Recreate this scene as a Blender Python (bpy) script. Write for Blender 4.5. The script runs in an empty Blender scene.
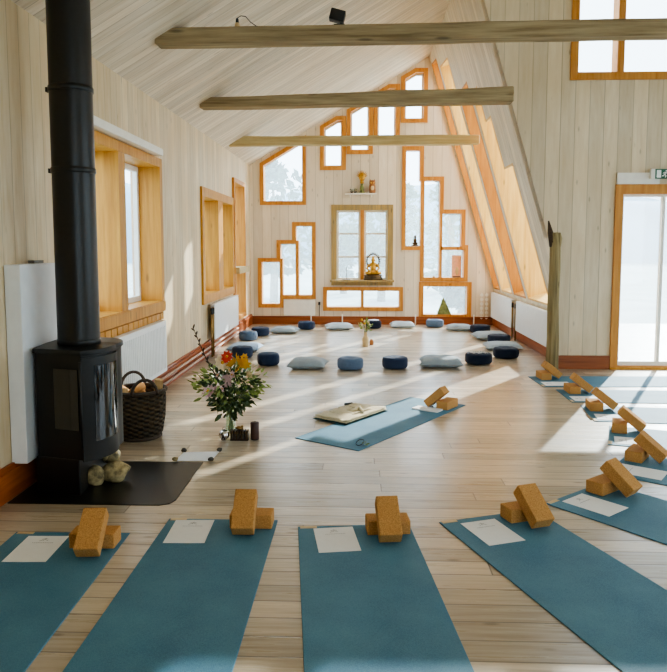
import bpy, bmesh, math, random
from mathutils import Vector, Matrix, noise
from mathutils.geometry import delaunay_2d_cdt, tessellate_polygon
C = bpy.context.scene.collection
PI = math.pi
R = math.radians
rng = random.Random(7)

# ------------------------------------------------------------------ camera geometry (shared with the measuring helpers)
F, PX, PY, H = 700.0, 333.5, 309.0, 1.5
YAW = math.atan(26.5 / F); PIT = math.atan(63 / F)
FW = Vector((-math.sin(YAW) * math.cos(PIT), math.cos(YAW) * math.cos(PIT), -math.sin(PIT)))
RT = Vector((math.cos(YAW), math.sin(YAW), 0)); UP = RT.cross(FW)
EYE = Vector((0, 0, H))
def ray(u, v): return FW + RT * ((u - PX) / F) - UP * ((v - PY) / F)
def onZ(u, v, z=0.0):
    d = ray(u, v); return EYE + d * ((z - H) / d.z)
def onY(u, v, y):
    d = ray(u, v); return EYE + d * (y / d.y)

# ------------------------------------------------------------------ materials
def srgb(r, g, b):
    f = lambda c: (c / 255 / 12.92) if c / 255 <= .04045 else ((c / 255 + .055) / 1.055) ** 2.4
    return (f(r), f(g), f(b), 1)
class NT:
    def __init__(s, name):
        s.m = bpy.data.materials.new(name); s.m.use_nodes = True
        s.t = s.m.node_tree; s.b = s.t.nodes['Principled BSDF']
    def n(s, typ, **k):
        x = s.t.nodes.new(typ)
        for a, b in k.items(): setattr(x, a, b)
        return x
    def l(s, a, b): s.t.links.new(a, b)
    def math(s, op, a, b=None, c=None):
        x = s.n('ShaderNodeMath', operation=op)
        for i, v in enumerate((a, b, c)):
            if v is None: continue
            if isinstance(v, (int, float)): x.inputs[i].default_value = v
            else: s.l(v, x.inputs[i])
        return x.outputs[0]
    def mix(s, fac, a, b, mode='MIX'):
        x = s.n('ShaderNodeMix', data_type='RGBA', blend_type=mode)
        for sock, v in ((x.inputs[0], fac), (x.inputs[6], a), (x.inputs[7], b)):
            if isinstance(v, (int, float, tuple)): sock.default_value = v
            else: s.l(v, sock)
        return x.outputs[2]
    def maprange(s, v, a, b, c, d):
        x = s.n('ShaderNodeMapRange'); s.l(v, x.inputs[0])
        for i, q in enumerate((a, b, c, d)): x.inputs[i + 1].default_value = q
        return x.outputs[0]
    def coord(s):
        return s.n('ShaderNodeTexCoord').outputs['Object']
    def noise(s, vec, scale=5, detail=3, rough=.55):
        x = s.n('ShaderNodeTexNoise'); s.l(vec, x.inputs['Vector'])
        x.inputs['Scale'].default_value = scale; x.inputs['Detail'].default_value = detail; x.inputs['Roughness'].default_value = rough
        return x.outputs['Fac']
    def scaled(s, vec, sc):
        x = s.n('ShaderNodeMapping'); s.l(vec, x.inputs['Vector']); x.inputs['Scale'].default_value = sc
        return x.outputs['Vector']
    def bump(s, h, strength=.3, dist=.01):
        x = s.n('ShaderNodeBump'); x.inputs['Strength'].default_value = strength; x.inputs['Distance'].default_value = dist
        s.l(h, x.inputs['Height']); s.l(x.outputs[0], s.b.inputs['Normal'])
    def out(s, col, rough=.6, metal=0, spec=.5):
        if isinstance(col, tuple): s.b.inputs['Base Color'].default_value = col
        else: s.l(col, s.b.inputs['Base Color'])
        if isinstance(rough, (int, float)): s.b.inputs['Roughness'].default_value = rough
        else: s.l(rough, s.b.inputs['Roughness'])
        s.b.inputs['Metallic'].default_value = metal; s.b.inputs['Specular IOR Level'].default_value = spec
        return s.m

def planks(name, across, along, width, c1, c2, gap, rough=.55, joint=0, gapw=.03, tone=.14, knots=.5, spec=.4, gapmix=.8, warm=None):
    t = NT(name); co = t.coord()
    sp = t.n('ShaderNodeSeparateXYZ'); t.l(co, sp.inputs[0])
    A = sp.outputs[across]; L = sp.outputs[along]
    a = t.math('DIVIDE', A, width); idn = t.math('FLOOR', a); fr = t.math('FRACT', a)
    wn = t.n('ShaderNodeTexWhiteNoise', noise_dimensions='1D'); t.l(idn, wn.inputs['W'])
    edge = t.math('MINIMUM', fr, t.math('SUBTRACT', 1.0, fr))
    gapm = t.maprange(edge, 0, gapw, 1, 0)
    cell = idn
    if joint:
        off = t.math('MULTIPLY', wn.outputs['Value'], 7.31)
        l = t.math('ADD', t.math('DIVIDE', L, joint), off); fl = t.math('FRACT', l)
        e2 = t.math('MINIMUM', fl, t.math('SUBTRACT', 1.0, fl))
        g2 = t.maprange(e2, 0, gapw * width / joint, 1, 0)
        gapm = t.math('MAXIMUM', gapm, g2)
        cell = t.math('ADD', t.math('MULTIPLY', idn, 17.7), t.math('FLOOR', l))
    wn2 = t.n('ShaderNodeTexWhiteNoise', noise_dimensions='1D'); t.l(cell, wn2.inputs['W'])
    cb = t.n('ShaderNodeCombineXYZ')
    t.l(t.math('MULTIPLY', A, 40.0 if joint else 20.0), cb.inputs[0]); t.l(t.math('MULTIPLY', L, 2.2), cb.inputs[1]); t.l(t.math('MULTIPLY', cell, 3.77), cb.inputs[2])
    g = t.noise(cb.outputs[0], 1.0, 5, .6)
    col = t.mix(t.maprange(g, .3 if joint else .24, .72 if joint else .85, 0, 1), c1, c2)
    big = t.noise(co, .9, 3, .5)
    if warm: col = t.mix(t.maprange(big, .32, .72, 0, .75), col, warm)
    if knots:
        cb2 = t.n('ShaderNodeCombineXYZ')
        t.l(t.math('MULTIPLY', A, 9.0), cb2.inputs[0]); t.l(t.math('MULTIPLY', L, 3.0), cb2.inputs[1]); t.l(t.math('MULTIPLY', cell, 1.7), cb2.inputs[2])
        vo = t.n('ShaderNodeTexVoronoi'); t.l(cb2.outputs[0], vo.inputs['Vector']); vo.inputs['Scale'].default_value = 1.0
        k = t.maprange(vo.outputs['Distance'], .05, .13, knots, 0)
        col = t.mix(k, col, tuple(x * .45 for x in c2[:3]) + (1,))
    v = t.maprange(wn2.outputs['Value'], 0, 1, 1 - tone, 1 + tone * .5)
    vc = t.n('ShaderNodeCombineXYZ'); [t.l(v, vc.inputs[i]) for i in range(3)]
    col = t.mix(1.0, col, vc.outputs[0], 'MULTIPLY')
    wn3 = t.n('ShaderNodeTexWhiteNoise', noise_dimensions='1D'); t.l(t.math('ADD', idn, .37), wn3.inputs['W'])
    gm = t.math('MULTIPLY', gapm, t.maprange(wn3.outputs['Value'], 0, 1, (.65 if joint else .35) * gapmix, gapmix))
    col = t.mix(gm, col, gap)
    hgt = t.math('SUBTRACT', t.math('MULTIPLY', g, .15), gapm)
    t.bump(hgt, .25, .006)
    rr = t.maprange(g, .3, .7, rough - .06, rough + .1)
    if joint: t.b.inputs['Coat Weight'].default_value = .6; t.b.inputs['Coat Roughness'].default_value = .26
    return t.out(col, rr, 0, spec)

def wood(name, c1, c2, along='Z', rough=.5, spec=.4):
    t = NT(name); co = t.coord()
    sc = {'X': (1.5, 26, 26), 'Y': (26, 1.5, 26), 'Z': (26, 26, 1.5)}[along]
    g = t.noise(t.scaled(co, sc), 1.0, 5, .6)
    col = t.mix(t.maprange(g, .3, .7, 0, 1), c1, c2)
    sk = {'X': (1.6, 7, 7), 'Y': (7, 1.6, 7), 'Z': (7, 7, 2.2)}[along]
    vo = t.n('ShaderNodeTexVoronoi'); t.l(t.scaled(co, sk), vo.inputs['Vector']); vo.inputs['Scale'].default_value = 1
    col = t.mix(t.maprange(vo.outputs['Distance'], .06, .14, .6, 0), col, tuple(x * .35 for x in c2[:3]) + (1,))
    t.bump(g, .15, .004)
    return t.out(col, rough, 0, spec)
def plain(name, c, rough=.5, metal=0, var=.12, scale=12, spec=.5, bump=0):
    t = NT(name); co = t.coord(); g = t.noise(co, scale, 3)
    col = t.mix(t.maprange(g, .3, .7, 0, 1), tuple(x * (1 - var) for x in c[:3]) + (1,), tuple(min(1, x * (1 + var)) for x in c[:3]) + (1,))
    if bump: t.bump(g, bump, .004)
    return t.out(col, rough, metal, spec)
def fabric(name, c, scale=160, var=.2, rough=.9):
    t = NT(name); co = t.coord(); g = t.noise(co, scale, 2, .6); b = t.noise(co, 6, 3)
    f = t.math('ADD', t.math('MULTIPLY', g, .6), t.math('MULTIPLY', b, .4))
    col = t.mix(t.maprange(f, .35, .65, 0, 1), tuple(x * (1 - var) for x in c[:3]) + (1,), tuple(min(1, x * (1 + var)) for x in c[:3]) + (1,))
    t.bump(g, .25, .003)
    t.b.inputs['Sheen Weight'].default_value = .15
    return t.out(col, rough, 0, .2)
def glass_mat(name, tint=(.93, .97, 1, 1), haze=.10, gloss=.06, hazecol=(.85, .93, 1, 1)):  # the translucent share imitates bright haze over the view outside
    m = bpy.data.materials.new(name); m.use_nodes = True; nt = m.node_tree; nt.nodes.clear()
    o = nt.nodes.new('ShaderNodeOutputMaterial'); tr = nt.nodes.new('ShaderNodeBsdfTransparent'); tr.inputs[0].default_value = tint
    tl = nt.nodes.new('ShaderNodeBsdfTranslucent'); tl.inputs[0].default_value = hazecol
    gl = nt.nodes.new('ShaderNodeBsdfGlossy'); gl.inputs['Roughness'].default_value = .03
    m1 = nt.nodes.new('ShaderNodeMixShader'); m1.inputs[0].default_value = haze
    m2 = nt.nodes.new('ShaderNodeMixShader'); m2.inputs[0].default_value = gloss
    nt.links.new(tr.outputs[0], m1.inputs[1]); nt.links.new(tl.outputs[0], m1.inputs[2])
    nt.links.new(m1.outputs[0], m2.inputs[1]); nt.links.new(gl.outputs[0], m2.inputs[2])
    nt.links.new(m2.outputs[0], o.inputs[0])
    return m

WC1, WC2, WGAP = srgb(238, 223, 193), srgb(206, 179, 136), srgb(100, 76, 50)
WARM = srgb(216, 190, 146)
M = {}
M['wallY'] = planks('whitewashed boards along left wall', 'Y', 'Z', .145, WC1, WC2, WGAP, warm=WARM, gapw=.035)
M['wallX'] = planks('whitewashed boards gable', 'X', 'Z', .17, srgb(238, 229, 214), srgb(218, 203, 180), WGAP, gapw=.03, warm=srgb(226, 211, 188))
M['wallP'] = planks('whitewashed boards partition', 'X', 'Z', .17, srgb(236, 222, 196), srgb(208, 186, 150), WGAP, gapw=.035, warm=srgb(216, 194, 156))
M['ceil'] = planks('whitewashed ceiling boards', 'Y', 'X', .12, srgb(240, 230, 212), srgb(204, 186, 156), WGAP, gapw=.05, tone=.16)
M['steep'] = planks('whitewashed steep roof boards', 'Y', 'Z', .14, srgb(238, 228, 208), srgb(210, 192, 162), WGAP, gapw=.03)
M['floor'] = planks('pale worn floor boards', 'Y', 'X', .135, srgb(214, 197, 172), srgb(156, 134, 106), srgb(62, 46, 32), rough=.30, joint=3.1, gapw=.045, tone=.3, knots=.6, spec=.6, gapmix=.95, warm=srgb(204, 188, 164))
M['orange'] = wood('orange pine trim upright', srgb(208, 150, 74), srgb(182, 116, 46), 'Z')
M['orangeX'] = wood('orange pine trim lengthwise', srgb(208, 150, 74), srgb(182, 116, 46), 'X')
M['pine'] = wood('yellow pine boards', srgb(212, 156, 66), srgb(180, 120, 40), 'Z')
M['pinesunlit'] = wood('sunlit pine reveal', srgb(240, 204, 132), srgb(218, 168, 88), 'Z')  # paler copy of the trim wood, sunlight painted into its colour
M['base'] = wood('red brown skirting', srgb(176, 98, 48), srgb(134, 66, 28), 'Y', .42)
M['baseX'] = wood('red brown skirting lengthwise', srgb(168, 98, 52), srgb(126, 66, 30), 'X', .42)
M['beam'] = wood('weathered grey beam', srgb(184, 166, 132), srgb(126, 108, 80), 'X', .8, .2)
M['beamlight'] = wood('pale new beam', srgb(206, 190, 148), srgb(176, 156, 112), 'X', .7, .2)
M['weather'] = wood('weathered window casing', srgb(190, 158, 92), srgb(128, 116, 92), 'Z', .7)
M['log'] = wood('barkless log', srgb(172, 154, 114), srgb(112, 98, 68), 'Z', .8, .2)
M['white'] = plain('white painted metal', srgb(236, 238, 238), .4, 0, .03)
M['whitewood'] = plain('white painted wood', srgb(238, 234, 224), .5, 0, .04)
M['glass'] = glass_mat('hazed window glass', tint=(.90,.96,1,1), haze=.11, hazecol=(.78,.9,1,1))  # pale blue haze put into the glass itself
M['frost'] = glass_mat('bright door glass', tint=(.80, .87, .92, 1), haze=.2, hazecol=(.82, .9, .97, 1))
M['vaseglass'] = glass_mat('clear vase glass', tint=(.86, .92, .84, 1), haze=.01, gloss=.10)
M['mat'] = None
def mat_rubber(name, c, c2):
    t = NT(name); co = t.coord(); g = t.noise(co, 260, 2); b = t.noise(co, 3, 3)
    col = t.mix(t.maprange(t.math('ADD', t.math('MULTIPLY', g, .5), t.math('MULTIPLY', b, .5)), .35, .65, 0, 1), c, c2)
    t.bump(g, .4, .002); return t.out(col, .62, 0, .35)
M['mat'] = mat_rubber('teal yoga rubber', srgb(62, 108, 134), srgb(92, 138, 158))
M['cork'] = None
t = NT('speckled cork'); co = t.coord(); g = t.noise(co, 170, 3, .7); vo = t.n('ShaderNodeTexVoronoi'); t.l(co, vo.inputs['Vector']); vo.inputs['Scale'].default_value = 120
col = t.mix(t.maprange(g, .35, .65, 0, 1), srgb(208, 160, 100), srgb(172, 122, 70)); col = t.mix(t.maprange(vo.outputs['Distance'], .1, .2, .35, 0), col, srgb(96, 58, 26)); t.bump(g, .3, .002)
M['cork'] = t.out(col, .85, 0, .2)
M['paper'] = plain('white paper', srgb(240, 240, 240), .7, 0, .02, 30)
M['ink'] = plain('pale grey ink', srgb(168, 168, 172), .7, 0, .02)
M['tag'] = plain('tan tag', srgb(214, 190, 150), .7)
M['iron'] = plain('black stove iron', srgb(22, 21, 18), .45, .2, .15, 40, .5, .05)
M['pipe'] = plain('black stovepipe steel', srgb(27, 25, 21), .36, .2, .15, 40)
M['stoveglass'] = plain('dark stove glass', srgb(24, 22, 20), .06, 0, .1, 5, .8)
M['hearth'] = plain('black floor plate', srgb(20, 20, 17), .38, .1, .15, 8)
def wicker():
    t = NT('dark woven willow'); co = t.coord()
    sp = t.n('ShaderNodeSeparateXYZ'); t.l(co, sp.inputs[0])
    ang = t.math('ARCTAN2', sp.outputs['Y'], sp.outputs['X'])
    u = t.math('MULTIPLY', ang, 14.0); v = t.math('MULTIPLY', sp.outputs['Z'], 190.0)
    row = t.math('FLOOR', t.math('DIVIDE', v, PI))
    s = t.math('MULTIPLY', t.math('SINE', t.math('ADD', u, t.math('MULTIPLY', row, PI))), t.math('ABSOLUTE', t.math('SINE', v)))
    n = t.noise(co, 30, 3)
    col = t.mix(t.maprange(s, -.7, .8, 0, 1), srgb(30, 25, 19), srgb(92, 78, 58))
    col = t.mix(t.maprange(n, .4, .8, 0, .5), col, srgb(120, 100, 74))
    t.bump(s, .8, .02); return t.out(col, .7, 0, .25)
M['wicker'] = wicker()
M['wicker2'] = plain('dark willow rod', srgb(66, 52, 38), .7, 0, .3, 40)
M['split'] = wood('split firewood', srgb(214, 160, 92), srgb(170, 112, 56), 'Z', .8)
M['cardboard'] = plain('brown paper', srgb(196, 160, 110), .8)
M['stone'] = plain('mottled river stone', srgb(150, 134, 96), .75, 0, .75, 22, .3, .3)
M['dstone'] = plain('dark pebble', srgb(70, 66, 60), .7, 0, .4, 30)
M['navy'] = fabric('navy cotton', srgb(44, 56, 80))
M['darknavy'] = fabric('dark navy cotton', srgb(30, 38, 56))
M['bluegrey'] = fabric('blue grey cotton', srgb(92, 110, 134))
M['pgrey'] = fabric('grey linen', srgb(150, 160, 166))
M['ppale'] = fabric('pale grey blue linen', srgb(182, 194, 204))
M['pblue'] = fabric('pale blue linen', srgb(168, 188, 212))
M['cream'] = fabric('cream wool blanket', srgb(206, 190, 156), 120)
M['dgreen'] = fabric('dark green wool', srgb(40, 66, 62))
M['dgrey'] = fabric('dark grey strap', srgb(70, 68, 66))
M['leaf'] = plain('dark green leaf', srgb(64, 84, 44), .5, 0, .4, 18)
M['leaf2'] = plain('light green leaf', srgb(142, 160, 84), .5, 0, .3, 18)
M['stem'] = plain('green stem', srgb(104, 124, 60), .6)
M['twig'] = plain('brown twig', srgb(74, 56, 40), .8, 0, .3, 30)
M['fyellow'] = plain('yellow petal', srgb(232, 178, 52), .6)
M['fred'] = plain('red petal', srgb(206, 62, 34), .6)
M['fpink'] = plain('pale pink petal', srgb(226, 190, 190), .6)
M['fcream'] = plain('cream petal', srgb(240, 226, 190), .6)
M['silver'] = plain('polished silver', srgb(214, 212, 208), .18, 1, .05)
M['gold'] = plain('gilded metal', srgb(198, 152, 70), .32, .85, .35, 30)
M['bronze'] = plain('dark bronze', srgb(88, 72, 50), .4, .7, .4, 30)
M['brass'] = plain('dull brass', srgb(150, 122, 76), .35, .8, .2, 20)
M['copper'] = plain('painted pipe', srgb(206, 176, 158), .45, 0, .1)
M['darkwood'] = plain('dark brown wood', srgb(52, 36, 26), .55, 0, .3, 30)
M['candle'] = plain('dark brown wax', srgb(74, 46, 36), .5, 0, .12)
M['wax'] = plain('white wax', srgb(240, 236, 226), .5, 0, .04)
M['black'] = plain('black plastic', srgb(26, 25, 24), .5)
M['greybox'] = plain('grey metal', srgb(110, 106, 98), .5, .3)
M['mossgreen'] = plain('mottled green gold', srgb(120, 128, 78), .45, .3, .5, 26)
M['owl'] = plain('carved brown wood', srgb(150, 98, 52), .6, 0, .35, 26)
M['tan'] = plain('tan stoneware', srgb(214, 186, 140), .6)
M['salmon'] = plain('salmon pink print', srgb(240, 180, 150), .7, 0, .15, 14)
M['signgreen'] = plain('exit sign green', srgb(24, 92, 66), .4, 0, .03)
M['signwhite'] = plain('exit sign white', srgb(236, 240, 236), .4, 0, .02)
M['bark'] = plain('grey bark', srgb(150, 146, 138), .9, 0, .3, 8)
def leafmat(name, c):
    t = NT(name); co = t.coord(); g = t.noise(co, 2.5, 3)
    col = t.mix(t.maprange(g, .3, .7, 0, 1), tuple(x * .75 for x in c[:3]) + (1,), c)
    t.l(col, t.b.inputs['Base Color']); t.b.inputs['Roughness'].default_value = .7
    tl = t.n('ShaderNodeBsdfTranslucent'); t.l(col, tl.inputs[0])
    mx = t.n('ShaderNodeMixShader'); mx.inputs[0].default_value = .5
    t.l(t.b.outputs[0], mx.inputs[1]); t.l(tl.outputs[0], mx.inputs[2]); t.l(mx.outputs[0], t.t.nodes['Material Output'].inputs[0])
    return t.m
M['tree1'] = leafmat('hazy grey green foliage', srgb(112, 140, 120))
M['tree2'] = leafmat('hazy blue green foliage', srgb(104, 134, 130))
M['hill'] = plain('hazy blue hillside', srgb(136, 168, 188), .95, 0, .15, .25, .1)  # blue haze put into the base colour
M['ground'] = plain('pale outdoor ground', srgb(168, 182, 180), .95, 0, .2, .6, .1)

# ------------------------------------------------------------------ mesh helpers
class MB:
    def __init__(s): s.v = []; s.f = []
    def add(s, vs, fs, mat=None):
        o = len(s.v); s.v += [(mat @ Vector(p)) if mat else Vector(p) for p in vs]; s.f += [tuple(i + o for i in f) for f in fs]; return s
    def box(s, a, b, mat=None):
        x0, y0, z0 = a; x1, y1, z1 = b
        return s.add([(x0,y0,z0),(x1,y0,z0),(x1,y1,z0),(x0,y1,z0),(x0,y0,z1),(x1,y0,z1),(x1,y1,z1),(x0,y1,z1)],
                     [(0,3,2,1),(4,5,6,7),(0,1,5,4),(1,2,6,5),(2,3,7,6),(3,0,4,7)], mat)
    def lathe(s, prof, n=24, mat=None, wob=None):
        vs = []; fs = []; k = len(prof)
        for i in range(n):
            a = 2 * PI * i / n
            for j, (r, z) in enumerate(prof):
                q = wob(a, j, r, z) if wob else (r, z)
                vs.append((q[0] * math.cos(a), q[0] * math.sin(a), q[1]))
        for i in range(n):
            i2 = (i + 1) % n
            for j in range(k - 1): fs.append((i * k + j, i2 * k + j, i2 * k + j + 1, i * k + j + 1))
        if prof[0][0] > 1e-6: fs.append(tuple(i * k for i in range(n))[::-1])
        if prof[-1][0] > 1e-6: fs.append(tuple(i * k + k - 1 for i in range(n)))
        return s.add(vs, fs, mat)
    def tube(s, pts, r, n=8, mat=None, cap=True):
        pts = [Vector(p) for p in pts]; rs = r if isinstance(r, (list, tuple)) else [r] * len(pts)
        vs = []; fs = []; prev = None
        for i, p in enumerate(pts):
            d = (pts[min(i + 1, len(pts) - 1)] - pts[max(i - 1, 0)]).normalized()
            if prev is None: a = d.orthogonal().normalized()
            else:
                a = prev - d * prev.dot(d)
                a = a.normalized() if a.length > 1e-6 else d.orthogonal().normalized()
            prev = a; b = d.cross(a)
            for k in range(n):
                t = 2 * PI * k / n; vs.append(p + (a * math.cos(t) + b * math.sin(t)) * rs[i])
        for i in range(len(pts) - 1):
            for k in range(n):
                k2 = (k + 1) % n; fs.append((i * n + k, i * n + k2, (i + 1) * n + k2, (i + 1) * n + k))
        if cap: fs.append(tuple(range(n))[::-1]); fs.append(tuple((len(pts) - 1) * n + k for k in range(n)))
        return s.add(vs, fs, mat)
    def ball(s, c, r, n=12, m=8, mat=None, jit=0, seed=0):
        rx, ry, rz = r if isinstance(r, (tuple, list)) else (r, r, r)
        vs = [(0, 0, 1)]; fs = []
        for j in range(1, m):
            for i in range(n):
                th = PI * j / m; ph = 2 * PI * i / n
                vs.append((math.sin(th) * math.cos(ph), math.sin(th) * math.sin(ph), math.cos(th)))
        vs.append((0, 0, -1))
        for i in range(n): fs.append((0, 1 + i, 1 + (i + 1) % n))
        for j in range(m - 2):
            for i in range(n):
                a = 1 + j * n; fs.append((a + i, a + n + i, a + n + (i + 1) % n, a + (i + 1) % n))
        b = 1 + (m - 2) * n
        for i in range(n): fs.append((b + (i + 1) % n, b + i, len(vs) - 1))
        out = []
        for v in vs:
            v = Vector(v); k = 1
            if jit: k = 1 + jit * noise.noise(v * 1.3 + Vector((seed * 3.1, seed, -seed * 1.7)))
            out.append((c[0] + v.x * rx * k, c[1] + v.y * ry * k, c[2] + v.z * rz * k))
        return s.add(out, fs, mat)
    def build(s, name, mat, parent=None, smooth=False, bevel=0, seg=2, loc=None, recalc=True):
        me = bpy.data.meshes.new(name); me.from_pydata([tuple(v) for v in s.v], [], s.f); me.update()
        bm = bmesh.new(); bm.from_mesh(me)
        if recalc: bmesh.ops.recalc_face_normals(bm, faces=bm.faces)
        if bevel: bmesh.ops.bevel(bm, geom=[e for e in bm.edges], offset=bevel, segments=seg, affect='EDGES', profile=.6, clamp_overlap=True)
        bm.to_mesh(me); bm.free()
        if smooth:
            for p in me.polygons: p.use_smooth = True
        o = bpy.data.objects.new(name, me); C.objects.link(o)
        if mat: me.materials.append(mat)
        if parent: o.parent = parent
        if loc: o.location = loc
        return o
def empty(name, loc, rz=0):
    o = bpy.data.objects.new(name, None); C.objects.link(o); o.location = loc; o.rotation_euler = (0, 0, rz); o.empty_display_size = .1
    return o
def tag(o, label, cat, group=None, kind=None):
    if label: o['label'] = label
    if cat: o['category'] = cat
    if group: o['group'] = group
    if kind: o['kind'] = kind
    return o
def struct(o): o['kind'] = 'structure'; return o
def thing(name, loc, label, cat, rz=0, group=None): return tag(empty(name, loc, rz), label, cat, group)
def copy_tree(o, parent=None):
    c = o.copy(); C.objects.link(c)
    if parent: c.parent = parent
    for ch in list(o.children): copy_tree(ch, c)
    return c
def autosmooth(o, ang=35):
    for p in o.data.polygons: p.use_smooth = True
    o.data.set_sharp_from_angle(angle=R(ang))
    return o
def area2(p): return sum(p[i][0] * p[(i+1) % len(p)][1] - p[(i+1) % len(p)][0] * p[i][1] for i in range(len(p))) / 2
def ccw(p): return list(p) if area2(p) > 0 else list(p)[::-1]
def inset(p, w):
    p = ccw(p); n = len(p); out = []
    for i in range(n):
        a, b, c = Vector(p[i-1]), Vector(p[i]), Vector(p[(i+1) % n])
        d1 = (b - a).normalized(); d2 = (c - b).normalized()
        n1 = Vector((-d1.y, d1.x)); n2 = Vector((-d2.y, d2.x))
        q = n1 + n2; k = q.dot(n1)
        out.append(tuple(b + q * (w / k)))
    return out
def inpoly(x, y, p):
    c = False
    for i in range(len(p)):
        x1, y1 = p[i]; x2, y2 = p[i-1]
        if (y1 > y) != (y2 > y) and x < (x2 - x1) * (y - y1) / (y2 - y1) + x1: c = not c
    return c
def holed(mb, outline, holes, fn, d0, d1):
    """solid slab: outline minus holes in (a,b), depth d0..d1, fn(a,b,d)->xyz"""
    outline = ccw(outline); holes = [ccw(h) for h in holes]
    vs = []; es = []
    for poly in [outline] + holes:
        o = len(vs); vs += [Vector(q) for q in poly]; es += [(o + i, o + (i + 1) % len(poly)) for i in range(len(poly))]
    v2, e2, f2, *_ = delaunay_2d_cdt(vs, es, [], 0, 1e-5)
    keep = []
    for f in f2:
        cx = sum(v2[i][0] for i in f) / len(f); cy = sum(v2[i][1] for i in f) / len(f)
        if inpoly(cx, cy, outline) and not any(inpoly(cx, cy, h) for h in holes): keep.append(tuple(f))
    n = len(v2)
    V = [fn(q[0], q[1], d0) for q in v2] + [fn(q[0], q[1], d1) for q in v2]
    Fs = [tuple(reversed(f)) for f in keep] + [tuple(i + n for i in f) for f in keep]
    cnt = {}
    for f in keep:
        for i in range(len(f)):
            a, b = f[i], f[(i + 1) % len(f)]
            cnt.setdefault((min(a, b), max(a, b)), []).append((a, b))
    for k, l in cnt.items():
        if len(l) == 1: a, b = l[0]; Fs.append((a, b, b + n, a + n))
    return mb.add(V, Fs)
def prism(mb, poly, fn, d0, d1): return holed(mb, poly, [], fn, d0, d1)
def rect(x0, z0, x1, z1): return [(x0, z0), (x1, z0), (x1, z1), (x0, z1)]

# ------------------------------------------------------------------ room constants
XL, YG, YP, XK = -2.10, 13.40, 8.60, 2.55
EZ, AX, AZ, KZ = 3.02, 1.27, 5.00, .66
XR, YB, ZT = 9.0, -4.0, 5.7
def zroof(x): return EZ + (x - XL) * (AZ - EZ) / (AX - XL)
def xsteep(z): return AX + (AZ - z) * (XK - AX) / (AZ - KZ)
fnG = lambda a, b, d: (a, YG + d, b)          # gable plane
fnP = lambda a, b, d: (a, YP + d, b)          # partition plane
fnL = lambda a, b, d: (XL - d, a, b)          # left wall plane
SL = math.hypot(XK - AX, AZ - KZ); sx, sz = (XK - AX) / SL, -(AZ - KZ) / SL; nx, nz = -sz, sx
fnS = lambda a, b, d: (AX + sx * b + nx * d, a, AZ + sz * b + nz * d)   # steep slope: a=Y, b=distance down from ridge
def s_of_z(z): return (AZ - z) / (AZ - KZ) * SL

# floor / outside ground
struct(MB().box((XL - .3, YB - .2, -.12), (XR + .2, YG + .3, 0)).build('floor', M['floor']))
struct(MB().box((-60, -30, -.4), (60, 90, -.2)).build('ground', M['ground']))

# ---- gable window outlines, measured on the gable plane
def gp(pts): return [(onY(u, v, YG - .02).x, onY(u, v, YG - .02).z) for u, v in pts]
def grect(u0, v0, u1, v1):
    a = onY(u0, (v0 + v1) / 2, YG - .02).x; b = onY(u1, (v0 + v1) / 2, YG - .02).x
    c = onY((u0 + u1) / 2, v0, YG - .02).z; d = onY((u0 + u1) / 2, v1, YG - .02).z
    return (a, d, b, c)
def cliproof(r):
    x0, z0, x1, z1 = r; m = .06
    if zroof(x0) - m < z1:
        zc = zroof(x0) - m; xc = XL + (z1 + m - EZ) * (AX - XL) / (AZ - EZ)
        if xc >= x1 - .03: return [(x0, z0), (x1, z0), (x1, min(z1, zroof(x1) - m)), (x0, zc)]
        return [(x0, z0), (x1, z0), (x1, z1), (xc, z1), (x0, zc)]
    return rect(*r)
def straight(pts):
    """snap measured stepped outlines to upright/level edges"""
    out = [list(p) for p in pts]; n = len(pts)
    for i in range(n):
        j = (i + 1) % n
        if abs(pts[i][0] - pts[j][0]) < abs(pts[i][1] - pts[j][1]):
            m = (out[i][0] + out[j][0]) / 2; out[i][0] = out[j][0] = m
        else:
            m = (out[i][1] + out[j][1]) / 2; out[i][1] = out[j][1] = m
    return [tuple(p) for p in out]
tz = gp([(259.5, 160.5), (259.5, 205), (306, 205), (306, 139)])
x0 = tz[0][0]; x1 = tz[2][0]
W1 = [(x0, tz[1][1]), (x1, tz[1][1]), (x1, zroof(x1) - .07), (x0, zroof(x0) - .07)]
W2 = cliproof(grect(320, 116, 346, 170))
W3 = cliproof(grect(346.6, 99, 373, 154))
W4 = cliproof(grect(373.6, 84, 400, 140))
W5 = cliproof(grect(401, 68, 428, 122.5))
W6 = straight(gp([(402,146),(424,146),(424,176.5),(444,176.5),(444,209.5),(465.5,209.5),(465.5,245),(468,245),(468,281.5),(420,281.5),(420,250),(402,250)]))
W7 = rect(*grect(419, 282, 471.5, 319))
W8 = straight(gp([(258,258),(276.5,258),(276.5,240),(292,240),(292,222),(315.7,222),(315.7,299),(283.5,299),(283.5,307.7),(258,307.7)]))
W9 = rect(*grect(331.3, 204.7, 393, 285.5))
W10 = rect(*grect(323, 287, 403, 311))
gable_wins = [W1, W2, W3, W4, W5, W6, W7, W8, W9, W10]
outG = [(XL - .25, -.1), (XK + .2, -.1), (XK + .2, KZ), (AX + .2, AZ + .1), (AX, AZ + .2), (XL - .25, EZ + .1)]
struct(holed(MB(), outG, [inset(w, .012) for w in gable_wins], fnG, 0, .22).build('wall_back', M['wallX']))

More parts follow.
